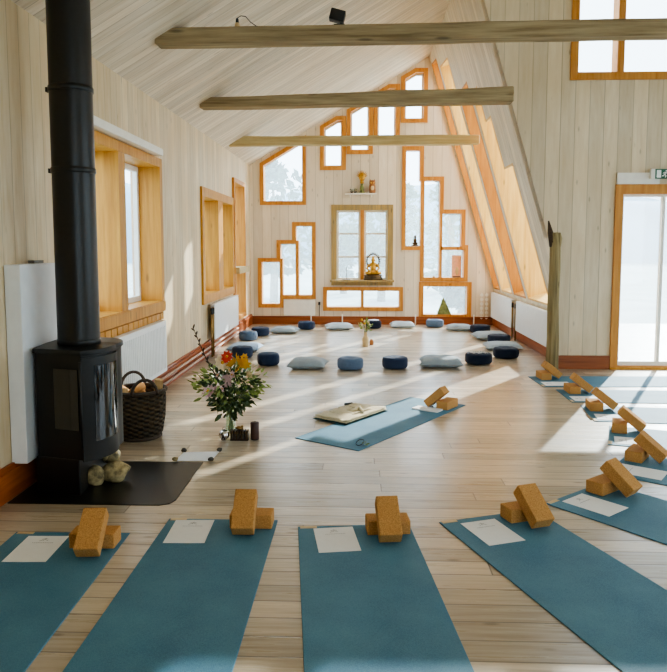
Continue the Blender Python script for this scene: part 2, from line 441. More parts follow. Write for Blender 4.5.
def sash_win(n, poly, fn, w=.075, d0=-.022, d1=.2, mat=None, pane=None, panedepth=.17, bars=(), barmat=None, bard=(-.01, .185), sash=0, sill=None):
    mat = mat or M['orange']
    inn = inset(poly, w)
    f = struct(holed(MB(), poly, [inn], fn, d0, d1).build('window_%d' % n, mat))
    for b in bars:
        m = MB(); prism(m, rect(*b), fn, *bard); m.build('mullion', barmat or mat, f)
    g = inset(inn, -.004)
    m = MB(); prism(m, g, fn, panedepth, panedepth + .006); m.build('pane', pane or M['glass'], f)
    if sash:
        m = MB(); holed(m, inset(inn, .001), [inset(inn, sash)], fn, panedepth - .045, panedepth - .002); m.build('sash', M['whitewood'], f)
    if sill:
        m = MB(); prism(m, rect(*sill[:4]), fn, sill[4], sill[5]); m.build('sill', mat, f)
    return f
def gx(u, v=250): return onY(u, v, YG - .02).x
def gz(v, u=360): return onY(u, v, YG - .02).z
sash_win(1, W1, fnG)
for i, w in enumerate((W2, W3, W4, W5)): sash_win(2 + i, w, fnG, sash=.03)
sash_win(6, W6, fnG, bars=[(gx(420.3), gz(248.5), gx(424), gz(177)), (gx(439.6), gz(280), gx(442.2), gz(210)), (gx(441), gz(250), gx(467), gz(246.7))])
sash_win(7, W7, fnG, w=.085)
sash_win(8, W8, fnG, bars=[(gx(279.4), gz(306), gx(282.6), gz(258.5)), (gx(295.4), gz(297), gx(298.6), gz(240.5))])
x0, z0, x1, z1 = W9[0][0], W9[0][1], W9[2][0], W9[2][1]
w9 = sash_win(9, W9, fnG, w=.10, mat=M['weather'], bars=[(gx(360.4), z0 + .08, gx(364), z1 - .08)], barmat=M['orange'],
              sill=(x0 - .02, z0 + .07, x1 + .02, z0 + .11, -.17, .0))
zl, zh = z0 + .1, z1 - .1
for a, b in ((x0 + .1, gx(360.4)), (gx(364), x1 - .1)):
    m = MB(); holed(m, rect(a, zl, b, zh), [rect(a + .04, zl + .04, b - .04, zh - .04)], fnG, .1, .165)
    for k in (1, 2):
        zz = zl + (zh - zl) * k / 3; prism(m, rect(a + .04, zz - .017, b - .04, zz + .017), fnG, .115, .16)
    m.build('sash', M['whitewood'], w9)
sash_win(10, W10, fnG, bars=[(gx(361), W10[0][1] + .06, gx(364), W10[2][1] - .06)])

# ---- left wall with three deep windows (depth .22)
LD = .24
L1 = rect(4.95, .84, 7.34, 2.40); L2 = rect(9.2, .72, 11.5, 2.28); L3 = rect(11.52, .24, 12.62, 2.62)
struct(holed(MB(), [(YB - .2, -.1), (YG + .1, -.1), (YG + .1, EZ + .08), (YB - .2, EZ + .08)], [inset(q, .015) for q in (L1, L2, L3)], fnL, 0, .3).build('wall_left', M['wallY']))
sash_win(11, L1, fnL, w=.09, mat=M['pine'], d0=-.03, d1=LD + .04, bars=[(6.03, .9, 6.2, 2.33)], bard=(-.02, LD), panedepth=LD, sash=.055,
         sill=(4.93, .82, 7.34, .92, -.04, .03))
sash_win(12, L2, fnL, w=.12, mat=M['pine'], d0=-.03, d1=LD + .04, bars=[(10.28, .8, 10.62, 2.2)], bard=(-.02, LD), panedepth=LD, sash=.05)
w13 = sash_win(13, L3, fnL, w=.07, mat=M['orange'], d0=-.04, d1=LD + .04, panedepth=LD)
MB().box((XL - LD + .01, 11.6, 1.04), (XL + .1, 12.6, 1.14)).build('shelf', M['beamlight'], w13)
# blind cassette above window 11, slatted timber grille below its sill
tag(MB().box((XL + .002, 4.9, 2.405), (XL + .11, 7.12, 2.475)).build('blind_cassette', M['whitewood'], bevel=.01),
    'long white blind casing above the near left window', 'blind')
g = thing('timber_grille', (XL, 0, 0), 'row of pale wooden blocks under the near left window sill', 'grille')
m = MB(); m.box((.004, 4.95, .735), (.02, 7.32, .818)); m.build('backing', M['pine'], g)
for k in range(16):
    m = MB(); y = 4.98 + k * .142; m.box((.021, y, .74), (.045, y + .125, .81)); m.build('block', M['pine'], g, bevel=.004)

# ---- ceilings
m = MB()
yA, yB2 = YB - .2, YG + .22
m.add([(XL - .3, yA, EZ - .17 - .11), (AX, yA, AZ), (AX, yB2, AZ), (XL - .3, yB2, EZ - .17), (XL - .3, yA, EZ + .05), (AX, yA, AZ + .22), (AX, yB2, AZ + .22), (XL - .3, yB2, EZ + .05)],
      [(0,1,2,3),(4,7,6,5),(0,4,5,1),(1,5,6,2),(2,6,7,3),(3,7,4,0)])
struct(m.build('ceiling', M['ceil']))
# wing ceiling (over the camera, to the right)
struct(MB().box((AX, YB - .2, ZT), (XR + .2, YP + .2, ZT + .2)).build('ceiling_wing', M['ceil']))
struct(MB().box((AX, YB - .2, AZ - .02), (AX + .1, YP + .15, ZT)).build('wall_upper', M['wallY']))
# steep slope with four tall roof windows
sA = [(12.76, s_of_z(.70)), (13.36, s_of_z(.70)), (13.36, s_of_z(4.86)), (12.76, s_of_z(4.80))]
sB = [(11.74, s_of_z(.70)), (12.6, s_of_z(.70)), (12.6, s_of_z(4.62)), (11.74, s_of_z(4.55))]
sC = [(10.78, s_of_z(.70)), (11.6, s_of_z(.70)), (11.6, s_of_z(3.95)), (10.78, s_of_z(3.95))]
sD = [(9.35, s_of_z(.70)), (10.62, s_of_z(.70)), (10.62, s_of_z(3.75)), (10.2, s_of_z(3.75)), (10.2, s_of_z(3.28)), (9.85, s_of_z(3.28)), (9.85, s_of_z(2.58)), (9.35, s_of_z(2.58))]
slope_wins = [sA, sB, sC, sD]
struct(holed(MB(), rect(YP + .006, 0, YG + .05, SL + .02), [inset(q, .006) for q in slope_wins], fnS, 0, .34).build('wall_slope', M['steep']))
for i, q in enumerate(slope_wins):
    sash_win(14 + i, q, fnS, w=.03, mat=M['pinesunlit'] if i in (1, 3) else M['orange'], d0=-.004, d1=.35, panedepth=.32)  # alternate reveals get the sunlit tone as painted colour
# knee wall
struct(MB().box((XK, YP + .04, -.1), (XK + .2, YG + .1, KZ)).build('wall_right', M['wallY']))
# ---- partition with glass door and high window
dx0 = onY(612, 280, YP).x; dz1 = onY(640, 184.5, YP).z; hx0 = onY(571, 40, YP).x; hz0 = onY(610, 80, YP).z; gz1 = onY(640, 194, YP).z; gx0 = onY(619.5, 280, YP).x
D1 = rect(dx0, -.005, 5.45, dz1); HW = rect(hx0, hz0, 4.55, 5.0)
outP = [(2.36, -.1), (XR + .1, -.1), (XR + .1, ZT + .1), (AX, ZT + .1), (AX, AZ), (xsteep(1.6), 1.6), (2.36, 1.45)]
struct(holed(MB(), outP, [inset(D1, .012), inset(HW, .012)], fnP, 0, .2).build('wall_side', M['wallP']))
d = struct(holed(MB(), D1, [[(gx0, .04), (5.35, .04), (5.35, gz1), (gx0, gz1)]], fnP, -.03, .2).build('door_1', M['orange']))
m = MB(); holed(m, rect(gx0, .04, 5.35, gz1), [rect(gx0 + .03, .09, 5.32, gz1 - .03)], fnP, .03, .1); m.build('door_frame', M['whitewood'], d)
for x in (onY(662, 280, YP).x, onY(662, 280, YP).x + .56, onY(662, 280, YP).x + 1.12):
    m = MB(); prism(m, rect(x - .018, .09, x + .018, gz1 - .03), fnP, .035, .09); m.build('muntin', M['whitewood'], d)
m = MB(); prism(m, rect(gx0 + .03, .09, 5.32, gz1 - .03), fnP, .06, .066); m.build('pane', M['frost'], d)
m = MB(); prism(m, rect(dx0, .0, 5.45, .028), fnP, -.05, -.031); m.build('threshold', M['pine'], d)
sash_win(18, HW, fnP, w=.09, bars=[(onY(618, 40, YP).x, hz0 + .07, onY(625, 40, YP).x, 4.95), (3.86, hz0 + .07, 3.94, 4.95)], sash=.02, pane=M['frost'])
struct(MB().box((onY(616.5, 180, YP).x, YP - .035, dz1 + .003), (onY(650, 180, YP).x + .1, YP - .002, onY(630, 173, YP).z)).build('trim_1', M['whitewood']))
# ---- unseen sides: rear wall and far right wall, window openings added and sized for fill light
RW = [rect(1.9, .3, 5.2, 3.6), rect(5.6, .3, 8.6, 3.6)]
fnB = lambda a, b, d: (a, YB - d, b)
struct(holed(MB(), [(XL - .2, -.1), (XR + .1, -.1), (XR + .1, ZT + .1), (AX, ZT + .1), (AX, AZ + .1), (XL - .2, EZ)], RW, fnB, 0, .2).build('wall_front', M['wallX']))
FW2 = [rect(.8, .5, 4.0, 3.8), rect(4.5, .5, 8.0, 3.8)]
fnR = lambda a, b, d: (XR + d, a, b)
struct(holed(MB(), rect(YB - .1, -.1, YP + .1, ZT + .1), FW2, fnR, 0, .2).build('wall_far_right', M['wallY']))
for i, q in enumerate(RW): sash_win(19 + i, q, fnB)
for i, q in enumerate(FW2): sash_win(21 + i, q, fnR)
# ---- skirting
struct(MB().box((XL, YG - .03, 0), (XK, YG - .001, .13)).box((XL, YG - .045, .13), (XK, YG - .001, .155)).build('baseboard_back', M['baseX'], bevel=.004))
struct(MB().box((XL + .001, YB, 0), (XL + .035, YG - .03, .17)).box((XL + .001, YB, .17), (XL + .022, YG - .03, .2)).build('baseboard_left', M['base'], bevel=.004))
struct(MB().box((XK - .03, YP + .1, 0), (XK - .001, YG - .03, .15)).build('baseboard_right', M['base'], bevel=.004))
struct(MB().box((2.37, YP - .03, 0), (dx0 - .003, YP - .001, .165)).build('baseboard_side', M['baseX'], bevel=.004))
# ---- tie beams
def bz(u, v0, v1, y): a = onY(u, v0, y - .085).z; return a, onY(u, v1, y - .085).z - a
def beam(y, pts, d, x0, x1, mat, seed):
    (ua, b0, t0), (ub, b1, t1) = pts; xa, xb = onY(ua, b0, y - d / 2).x, onY(ub, b1, y - d / 2).x
    zb0, zb1, zt0, zt1 = [onY(u, v, y - d / 2).z for u, v in ((ua, b0), (ub, b1), (ua, t0), (ub, t1))]
    m = MB(); n = 26; V = []; Fs = []
    for i in range(n + 1):
        x = x0 + (x1 - x0) * i / n
        for k, (a, b) in enumerate(((-1, 0), (1, 0), (1, 1), (-1, 1))):
            w = .012 * noise.noise(Vector((x * 1.7, k * 5 + seed, 0)))
            f_ = (x - xa) / (xb - xa); zl_ = zb0 + (zb1 - zb0) * f_; zh_ = zt0 + (zt1 - zt0) * f_
            V.append((x, y + a * d / 2 + w, (zh_ if b else zl_) + .012 * noise.noise(Vector((x * 1.3, 9 + k * 3, seed)))))
    for i in range(n):
        for k in range(4):
            k2 = (k + 1) % 4; Fs.append((i*4+k, i*4+k2, i*4+4+k2, i*4+4+k))
    Fs += [(0, 3, 2, 1), (n*4, n*4+1, n*4+2, n*4+3)]
    m.add(V, Fs); o = m.build('ceiling_beam', mat, bevel=.012, seg=1)
    return struct(o)
bz1 = bz(290, 43.2, 25.2, 6.0)
beam(6.0, ((190, 43.4, 27), (640, 34.8, 18)), .17, -1.71, 7.0, M['beam'], 1)
beam(8.29, ((215, 107.5, 97), (500, 102, 86.5)), .18, -1.86, xsteep(3.3) - .03, M['beam'], 2)
beam(11.0, ((250, 145.5, 136), (465, 144, 134.5)), .15, -2.1, xsteep(3.2) + .02, M['beamlight'], 3)

# ------------------------------------------------------------------ log post by the partition
o = MB(); b = onZ(550.5, 367)
pts = [(0, 0, 0), (.004, 0, .4), (-.006, 0, .8), (.004, 0, 1.2), (0, 0, 1.5), (-.01, 0, 1.66)]
o.tube(pts, [.078, .072, .068, .066, .064, .045], 14)
p = thing('log_post', (b.x - .045, YP - .11, 0), 'weathered tree trunk post with forked top at the wall corner', 'post')
o.build('trunk', M['log'], p, smooth=True)
for q in ([(-.02, 0, 1.5), (-.06, 0, 1.66), (-.085, 0, 1.80)], [(.02, 0, 1.5), (.045, -.01, 1.6), (.05, -.01, 1.66)]):
    MB().tube(q, [.05, .034, .008], 10).build('fork', M['twig'] if q[0][0] < 0 else M['log'], p, smooth=True)

# ------------------------------------------------------------------ radiators
def radiator(name_label, x, y0, y1, z0, z1, side, pipes, ribs=True):
    """side=+1 panel faces +X (left wall), -1 faces -X"""
    t = thing('radiator', (x, y0, 0), name_label, 'radiator')
    L = y1 - y0; s = side
    m = MB(); m.box((0, 0, z0), (s * .012, L, z1))
    if ribs:
        n = int(L / .05)
        for k in range(n):
            yy = .03 + k * (L - .06) / n
            m.box((s * .011, yy, z0 + .04), (s * .02, yy + .028, z1 - .04))
    m.build('front_panel', M['white'], t)
    MB().box((-s * .05, .0, z1), (s * .013, L, z1 + .012)).build('top_grille', M['white'], t)
    MB().box((-s * .05, .02, z0 + .02), (-s * .035, L - .02, z1 - .01)).build('rear_panel', M['white'], t)
    for yy in pipes:
        MB().tube([(s * .0, yy, z1 - .02), (s * .0, yy, .0)], .012, 8).build('pipe', M['brass'], t, smooth=True)
        MB().tube([(s * .0, yy, z1 - .03), (s * .0, yy, z1 - .11)], .02, 8).build('valve', M['black'], t, smooth=True)
    return t
radiator('long ribbed white radiator under the near left window, behind the basket', XL + .1, 4.95, 7.08, .22, .73, 1, [])
radiator('white radiator under the second left window with brass pipes', XL + .1, 9.5, 11.35, .22, .69, 1, [-.06, -.16], False)
radiator('white radiator on the low right wall, farther one near the gable corner', XK - .08, 11.45, 13.2, .17, .62, -1, [-.06], False)
radiator('white radiator on the low right wall, nearer one beside the log post', XK - .08, 9.2, 11.1, .17, .62, -1, [-.05, 1.96], False)
for k, (z, lab) in enumerate(((.06, 'lower pale heating pipe along the left skirting'), (.13, 'upper pale heating pipe along the left skirting'))):
    t = tag(MB().tube([(XL + .06, 7.0, z), (XL + .06, 11.6, z)], .014, 8).build('heating_pipe', M['copper'], smooth=True), lab, 'pipe')
# white wall panel + cable, grey box by the blind
t = thing('wall_panel', (XL, 4.05, 0), 'tall white heat shield panel on the left wall behind the stove', 'panel')
MB().box((.003, 0, .19), (.10, .5, 1.39)).build('shell', M['white'], t, bevel=.006)
MB().box((.03, .25, 1.391), (.07, .38, 1.41)).build('vent', M['greybox'], t)
tag(MB().tube([(XL + .125, 4.66, 1.3), (XL + .125, 4.70, 1.25), (XL + .125, 4.66, 1.2), (XL + .125, 4.68, 1.0)], .006, 6).build('cable', M['black'], smooth=True), 'thin black cable hanging at the white wall panel edge', 'cable')
tag(MB().box((XL + .002, 4.93, 2.12), (XL + .05, 5.05, 2.52)).build('grey_wall_box', M['greybox'], bevel=.006), 'slim grey box on left wall beside the stovepipe', 'box')

# ------------------------------------------------------------------ stove
st = thing('wood_stove', (-1.775, 4.33, 0), 'black cast iron wood stove with glazed curved door on the left', 'stove')
def arc(p0, p1, bulge, n):
    a, b = Vector(p0), Vector(p1); d = b - a; q = Vector((d.y, -d.x)).normalized(); return [tuple(a + d * t + q * bulge * 4 * t * (1 - t)) for t in [i / n for i in range(n + 1)]]
P0, P1, P2, P3 = (-.20, -.22), (.13, -.31), (.235, .0), (.12, .30)
doorarc = arc(P1, P2, .05, 8); rear = arc(P2, P3, .05, 5)
plan = [P0] + doorarc + rear[1:] + [(-.12, .33), (-.25, .2)]
fnZ = lambda a, b, d: (a, b, d)
m = MB(); prism(m, plan, fnZ, .855, .885); autosmooth(m.build('top_plate', M['iron'], st, bevel=.004, seg=1))
m = MB(); prism(m, inset(plan, .012), fnZ, .22, .855); autosmooth(m.build('firebox', M['iron'], st))
m = MB(); prism(m, [P0, (.10, -.298), (.07, .22), (-.12, .30), (-.24, .2)], fnZ, 0, .22); m.build('base', M['iron'], st, bevel=.005, seg=1)
# curved door skin + glass
def skin(path, z0, z1, off, th):
    m = MB(); V = []
    n = len(path)
    for i, p in enumerate(path):
        a = Vector(path[max(0, i-1)]); b = Vector(path[min(n-1, i+1)]); d = (b - a).normalized(); q = Vector((d.y, -d.x))
        for o_ in (off, off + th):
            for z in (z0, z1): V.append((p[0] + q.x * o_, p[1] + q.y * o_, z))
    Fs = []
    for i in range(n - 1):
        A = i * 4; B = A + 4
        Fs += [(A, B, B+1, A+1), (A+2, A+3, B+3, B+2), (A+1, B+1, B+3, A+3), (A, A+2, B+2, B)]
    Fs += [(0, 1, 3, 2), ((n-1)*4, (n-1)*4+2, (n-1)*4+3, (n-1)*4+1)]
    return m.add(V, Fs)
dr = skin(arc(P1, P2, .05, 10)[0:11], .215, .84, -.008, .014).build('door', M['iron'], st, smooth=False); autosmooth(dr)
autosmooth(skin(arc(P1, P2, .05, 14)[3:13], .33, .79, .006, .004).build('glass', M['stoveglass'], dr))
MB().tube([(.133, -.328, .3), (.133, -.328, .82)], .008, 8).build('handle', M['black'], dr, smooth=True)
e0, e1 = Vector(P0), Vector(P1); dd = e1 - e0; qq = Vector((dd.y, -dd.x)).normalized()
g0 = e0 + dd * .42 - qq * .008; g1 = e0 + dd * .92 - qq * .008
sg = skin([tuple(g0), tuple(g1)], .40, .77, .0, .004).build('side_glass', M['stoveglass'], st)
sp_ = thing('stovepipe', (-1.775, 4.33, .885), 'tall black stovepipe rising from the stove to the ceiling', 'stovepipe')
MB().lathe([(.128, 0), (.128, 2.17)], 40).build('flue', M['pipe'], sp_); autosmooth(sp_.children[0])
for z, r in ((.0, .132), (1.06, .134), (1.55, .134)):
    c = MB().lathe([(r - .004, z), (r, z + .006), (r, z + .03), (r - .004, z + .036)], 40).build('collar', M['pipe'], sp_); autosmooth(c)
    if z: MB().box((-r - .018, -.02, z + .004), (-r + .004, .01, z + .032)).build('clamp', M['black'], c)
hb = [(-2.055, 3.9), (-1.16, 3.9), (-1.105, 3.93), (-1.085, 3.99), (-1.085, 4.71), (-2.055, 4.71)]
m = MB(); prism(m, hb, fnZ, .0, .004); tag(m.build('hearth_plate', M['hearth']), 'black metal hearth plate on the floor under the stove', 'hearth plate')
for i, (u, v, r, l) in enumerate(((94.5, 487, (.045, .045, .05), 'nearest'), (113.5, 483, (.075, .055, .05), 'longest'), (91.5, 473, (.04, .04, .04), 'palest'), (106, 472, (.05, .045, .04), 'rearmost'))):
    p = onZ(u, v)
    o = MB().ball((0, 0, r[2] * 1.2), tuple(q * 1.28 for q in r), 16, 10, jit=.3, seed=i + 1).build('stone', M['stone'], smooth=True)
    o.location = (p.x + (.02 if i == 2 else 0) - .005, p.y + .03, .004)
    if i == 2: o.location = (o.location.x + .05, o.location.y + .02, .075)
    if i == 3: o.location.x += .02; o.location.y += .03; o.location.z = .05
    tag(o, ['upright rounded stone at stove foot, nearest the viewer', 'largest mottled long stone at the stove foot, on the right', 'small pale stone lying on top of the stones at the stove foot', 'rounded stone at the back of the stove niche pile'][i], 'stone', 'stones at the stove foot')

# ------------------------------------------------------------------ basket of firewood
bp = Vector((-1.735, 5.36, 0))
bk = thing('wicker_basket', bp, 'dark round wicker basket full of firewood beside the stove', 'basket'); bk.scale = (1.13, 1.13, 1.08)
m = MB(); m.lathe([(.0, .012), (.135, .012), (.16, .04), (.178, .15), (.185, .28), (.182, .345), (.17, .345), (.172, .28), (.165, .15), (.148, .05), (.0, .03)], 48)
m.build('woven_body', M['wicker'], bk, smooth=True)
def ringpts(r, z, n=40): return [(r * math.cos(2*PI*i/n), r * math.sin(2*PI*i/n), z) for i in range(n + 1)]
for z, r in ((.35, .183),): MB().tube(ringpts(r, z), .014, 8).build('rim', M['wicker2'], bk, smooth=True)
MB().tube(ringpts(.14, .012), .014, 8).build('foot_ring', M['wicker2'], bk, smooth=True)
for s in (-1, 1):
    pts = [(math.cos(t) * .085, s * .175, .34 + math.sin(t) * .11) for t in [PI * i / 14 for i in range(15)]]
    MB().tube(pts, .011, 8, Matrix.Rotation(R(30), 4, 'Z')).build('handle', M['wicker2'], bk, smooth=True)
def split_log(L, r, seed):
    m = MB(); rr = random.Random(seed); n = 7
    prof = [(r * math.cos(2*PI*i/n) * rr.uniform(.8, 1.1), r * math.sin(2*PI*i/n) * rr.uniform(.7, 1.05)) for i in range(n)]
    prism(m, prof, fnZ, 0, L); return m
lab = ['split log standing tall at the right rim of the basket', 'split log leaning at the left rim of the basket', 'broad split log lying across the basket middle',
       'pale split log at the front of the basket', 'short split log at the back of the basket', 'thin split log under the rear basket handle', 'stubby log tucked behind the front basket handle']
for i, (x, y, z, tx, ty, L, r) in enumerate(((.11, .06, .2, .1, .12, .24, .035), (-.12, .03, .2, -.1, -.22, .24, .04), (-.03, -.05, .33, 0, 1.45, .17, .04), (.04, -.11, .25, .9, .3, .13, .035),
        (.02, .11, .23, -.4, .2, .17, .035), (-.05, .06, .28, -.2, .9, .14, .028), (-.06, -.1, .26, .5, -.4, .13, .032))):
    o = split_log(L, r, i).build('firewood_log', M['split'] if i % 3 else M['cardboard'], bevel=.003, seg=1); o.location = bp + Vector((x * 1.1, y * 1.1, z * 1.08)); o.rotation_euler = (tx, ty, i * .7)
    tag(o, lab[i], 'firewood', 'firewood in the wicker basket')

# ------------------------------------------------------------------ flowers, silver bell, holder, candle, weighted sheet
vp = onZ(231, 433); vp.z = 0
vs_ = thing('glass_vase', vp, 'clear glass vase of mixed flowers on the floor', 'vase')
MB().lathe([(.0, .0), (.042, .0), (.044, .01), (.038, .1), (.045, .215), (.041, .215), (.034, .1), (.038, .014), (0, .014)], 28).build('vase_wall', M['vaseglass'], vs_, smooth=True)
bq = thing('flower_bouquet', vp + Vector((0, 0, .02)), 'mixed bouquet with yellow, red and pink flowers in the glass vase', 'bouquet')
m = MB(); r2 = random.Random(3)
for k in range(26):
    a = r2.uniform(0, 6.28); m.tube([(.02 * math.cos(a), .02 * math.sin(a), 0), (.012 * math.cos(a + 2), .012 * math.sin(a + 2), .14), (.1 * math.cos(a), .08 * math.sin(a), .34)], .004, 5)
m.build('stems', M['stem'], bq)
def leaves(n, seed, cen, rad, ln, wd, spread=1.0):
    m = MB(); q = random.Random(seed)
    for _ in range(n):
        while True:
            d = Vector((q.uniform(-1, 1), q.uniform(-1, 1), q.uniform(-1, 1)))
            if .25 < d.length < 1: break
        p = Vector(cen) + Vector((d.x * rad[0], d.y * rad[1], d.z * rad[2]))
        ax = (Vector((d.x, d.y, d.z * .5 + q.uniform(-.5, .6))).normalized() + Vector((q.uniform(-.5, .5), q.uniform(-.5, .5), q.uniform(-.4, .3))) * spread).normalized()
        sd = ax.cross(Vector((q.uniform(-1, 1), q.uniform(-1, 1), q.uniform(-1, 1)))).normalized(); up = sd.cross(ax)
        l = ln * q.uniform(.6, 1.3); w = wd * q.uniform(.7, 1.2)
        m.add([p, p + ax*l*.35 + sd*w, p + ax*l*.75 + sd*w*.7 - up*l*.05, p + ax*l - up*l*.15, p + ax*l*.75 - sd*w*.7 - up*l*.05, p + ax*l*.35 - sd*w, p + ax*l*.5 + up*l*.03],
              [(0,1,6),(1,2,6),(2,3,6),(3,4,6),(4,5,6),(5,0,6)])
    return m
lv = leaves(270, 1, (0, 0, .36), (.22, .17, .18), .065, .016)
m2 = leaves(100, 5, (.0, -.02, .23), (.12, .1, .11), .08, .018); lv.add(m2.v, m2.f)
o = lv.build('foliage', M['leaf'], bq, recalc=False); o['kind'] = 'stuff'
lv = leaves(280, 2, (.0, 0, .38), (.30, .18, .17), .06, .011)
m = MB()
for (x, z, n) in ((-.29, .42, 10), (-.27, .34, 8), (.25, .36, 12), (.22, .30, 8), (-.2, .5, 6)):
    for k in range(n):
        f = k / n; p = Vector((x * (.4 + .6 * f), r2.uniform(-.06, .02), .3 + (z - .3) * f)); s = 1 if k % 2 else -1
        lv.add([p, p + Vector((.02 * (1 if x > 0 else -1), -.01, .02 * s)), p + Vector((.045 * (1 if x > 0 else -1), -.012, .02 * s)), p + Vector((.025 * (1 if x > 0 else -1), 0, .0))], [(0, 1, 2, 3)])
o = lv.build('sprigs', M['leaf2'], bq, recalc=False); o['kind'] = 'stuff'
def flower(r, n, mat, p, tilt, seed, cup=.5):
    m = MB(); q = random.Random(seed)
    for lay in range(2):
        for k in range(n):
            a = 2*PI*(k + lay * .5) / n; rr = r * (1 - .35 * lay); z = lay * r * .25
            c, s = math.cos(a), math.sin(a); t = Vector((-s, c, 0)); o_ = Vector((c, s, 0))
            m.add([Vector((0, 0, z)), o_*rr*.5 + t*rr*.36 + Vector((0,0,z+rr*.25*cup)), o_*rr + Vector((0,0,z+rr*.6*cup)), o_*rr*.5 - t*rr*.36 + Vector((0,0,z+rr*.25*cup))], [(0,1,2,3)])
    o = m.build('flower', mat, bq, recalc=False)
    MB().ball((0, 0, r * .25), r * .22, 8, 6).build('flower_centre', M['fyellow'] if mat != M['fyellow'] else M['owl'], o, smooth=True)
    o.location = p; o.rotation_euler = tilt
kpx = .0076
for i, (u, v, r, mt, n) in enumerate(((231, 349, .04, 'fred', 8), (228, 352, .03, 'fred', 6), (241, 352, .05, 'fyellow', 8), (248, 357, .045, 'fyellow', 8), (236, 357, .045, 'fyellow', 7), (243, 362, .035, 'fyellow', 8), (249, 350, .03, 'fyellow', 7),
        (224, 356, .055, 'fcream', 9), (232, 362, .035, 'fcream', 7), (229, 373, .045, 'fpink', 7), (232, 379, .035, 'fpink', 7), (222, 368, .025, 'fpink', 6), (212, 386, .05, 'fpink', 9), (235, 368, .028, 'fpink', 6), (225, 382, .025, 'fpink', 6), (253, 368, .03, 'fcream', 6), (218, 383, .022, 'fpink', 6))):
    flower(r * 1.3, n, M[mt], ((u - 231) * kpx, -.12 + .02 * math.sin(i * 2.1), (433 - v) * kpx - .02), (R(62) + .2 * math.sin(i), .25 * math.cos(i * 1.7), i), i)
m = MB(); br = [(-.02, -.02, .3), (-.13, -.03, .49), (-.19, -.03, .60), (-.25, -.02, .74), (-.295, 0, .84)]
m.tube(br, [.006, .0055, .005, .004, .003], 6)
for k in range(16):
    f = k / 15 * 3.99; i = int(f); a = Vector(br[i]).lerp(Vector(br[i+1]), f - i); s = 1 if k % 2 else -1
    m.ball((0, 0, 0), (.007, .007, .018), 6, 5, Matrix.Translation(a + Vector((.009 * s, 0, .006))) @ Matrix.Rotation(R(35 * s - 20), 4, 'Y'))
m.build('branch', M['twig'], bq, smooth=True)
p = onZ(223.5, 441); b = thing('silver_bell', (p.x, p.y + .03, 0), 'shiny silver ball bell on the floor left of the vase', 'bell')
MB().ball((0, 0, .042), .042, 24, 16).build('shell', M['silver'], b, smooth=True)
for a in (0, PI / 2):
    MB().box((-.004, -.0435, -.03), (.004, -.034, .01), Matrix.Translation((0, 0, .04)) @ Matrix.Rotation(a * .6 - .5, 4, 'Y')).build('slit', M['black'], b)
MB().tube([(.012 * math.cos(t), 0, .09 + .012 * math.sin(t)) for t in [2*PI*i/12 for i in range(13)]], .003, 6).build('loop', M['silver'], b, smooth=True)
p = onZ(239, 441); h = thing('slatted_holder', (p.x, p.y + .04, 0), 'small dark slatted wooden holder in front of the vase', 'holder')
MB().box((-.07, -.035, 0), (.07, .035, .012)).build('base', M['darkwood'], h, bevel=.002)
for k in range(7): MB().box((-.068 + k * .0205, -.034, .012), (-.055 + k * .0205, .034, .078)).build('slat', M['darkwood'] if k % 2 else M['bronze'], h, bevel=.002)
MB().box((-.07, -.03, .055), (.07, .03, .066)).build('rail', M['brass'], h)
p2 = Vector((p.x, p.y + .04, .078)); z_ = MB(); z_.ball((0, 0, .014), (.032, .02, .016), 12, 8, jit=.3).ball((.02, 0, .026), .01, 8, 6); z_ = z_.build('bronze_figurine', M['brass'], smooth=True); z_.location = p2
tag(z_, 'tiny brassy figurine lying on top of the dark slatted holder', 'figurine')
p = onZ(254.3, 440.5); c = thing('pillar_candle', (p.x, p.y + .03, 0), 'dark brown pillar candle on a small black dish beside the vase', 'candle')
MB().lathe([(0, 0), (.03, 0), (.036, .008), (0, .008)], 20).build('dish', M['black'], c, smooth=True)
MB().lathe([(0, .009), (.033, .009), (.034, .015), (.034, .132), (.031, .137), (0, .134)], 24).build('wax', M['candle'], c, smooth=True)
MB().tube([(0, 0, .133), (.002, 0, .148)], .0015, 5).build('wick', M['black'], c)
a, b_, c_, d_ = [onZ(*q) for q in ((175, 461.5), (211, 461.5), (219.5, 452), (184, 452.5))]
m = MB(); m.add([tuple(q + Vector((0, 0, .003))) for q in (a, b_, c_, d_)] + [tuple(q + Vector((0, 0, .004))) for q in (a, b_, c_, d_)], [(0,3,2,1),(4,5,6,7),(0,1,5,4),(1,2,6,5),(2,3,7,6),(3,0,4,7)])
tag(m.build('paper_sheet', M['paper']), 'white paper sheet weighted by four pebbles beside the hearth plate', 'paper')
for i, q in enumerate((a, b_, c_, d_)):
    o = MB().ball((0, 0, .0135), (.021, .018, .015), 12, 8, jit=.25, seed=20 + i).build('pebble', M['dstone'] if i else M['stone'], smooth=True); o.location = q + Vector((0, 0, .0045))
    tag(o, 'pebble weighting the %s corner of the floor paper sheet' % ('near left', 'near right', 'far right', 'far left')[i], 'pebble', 'pebbles on the floor sheet')

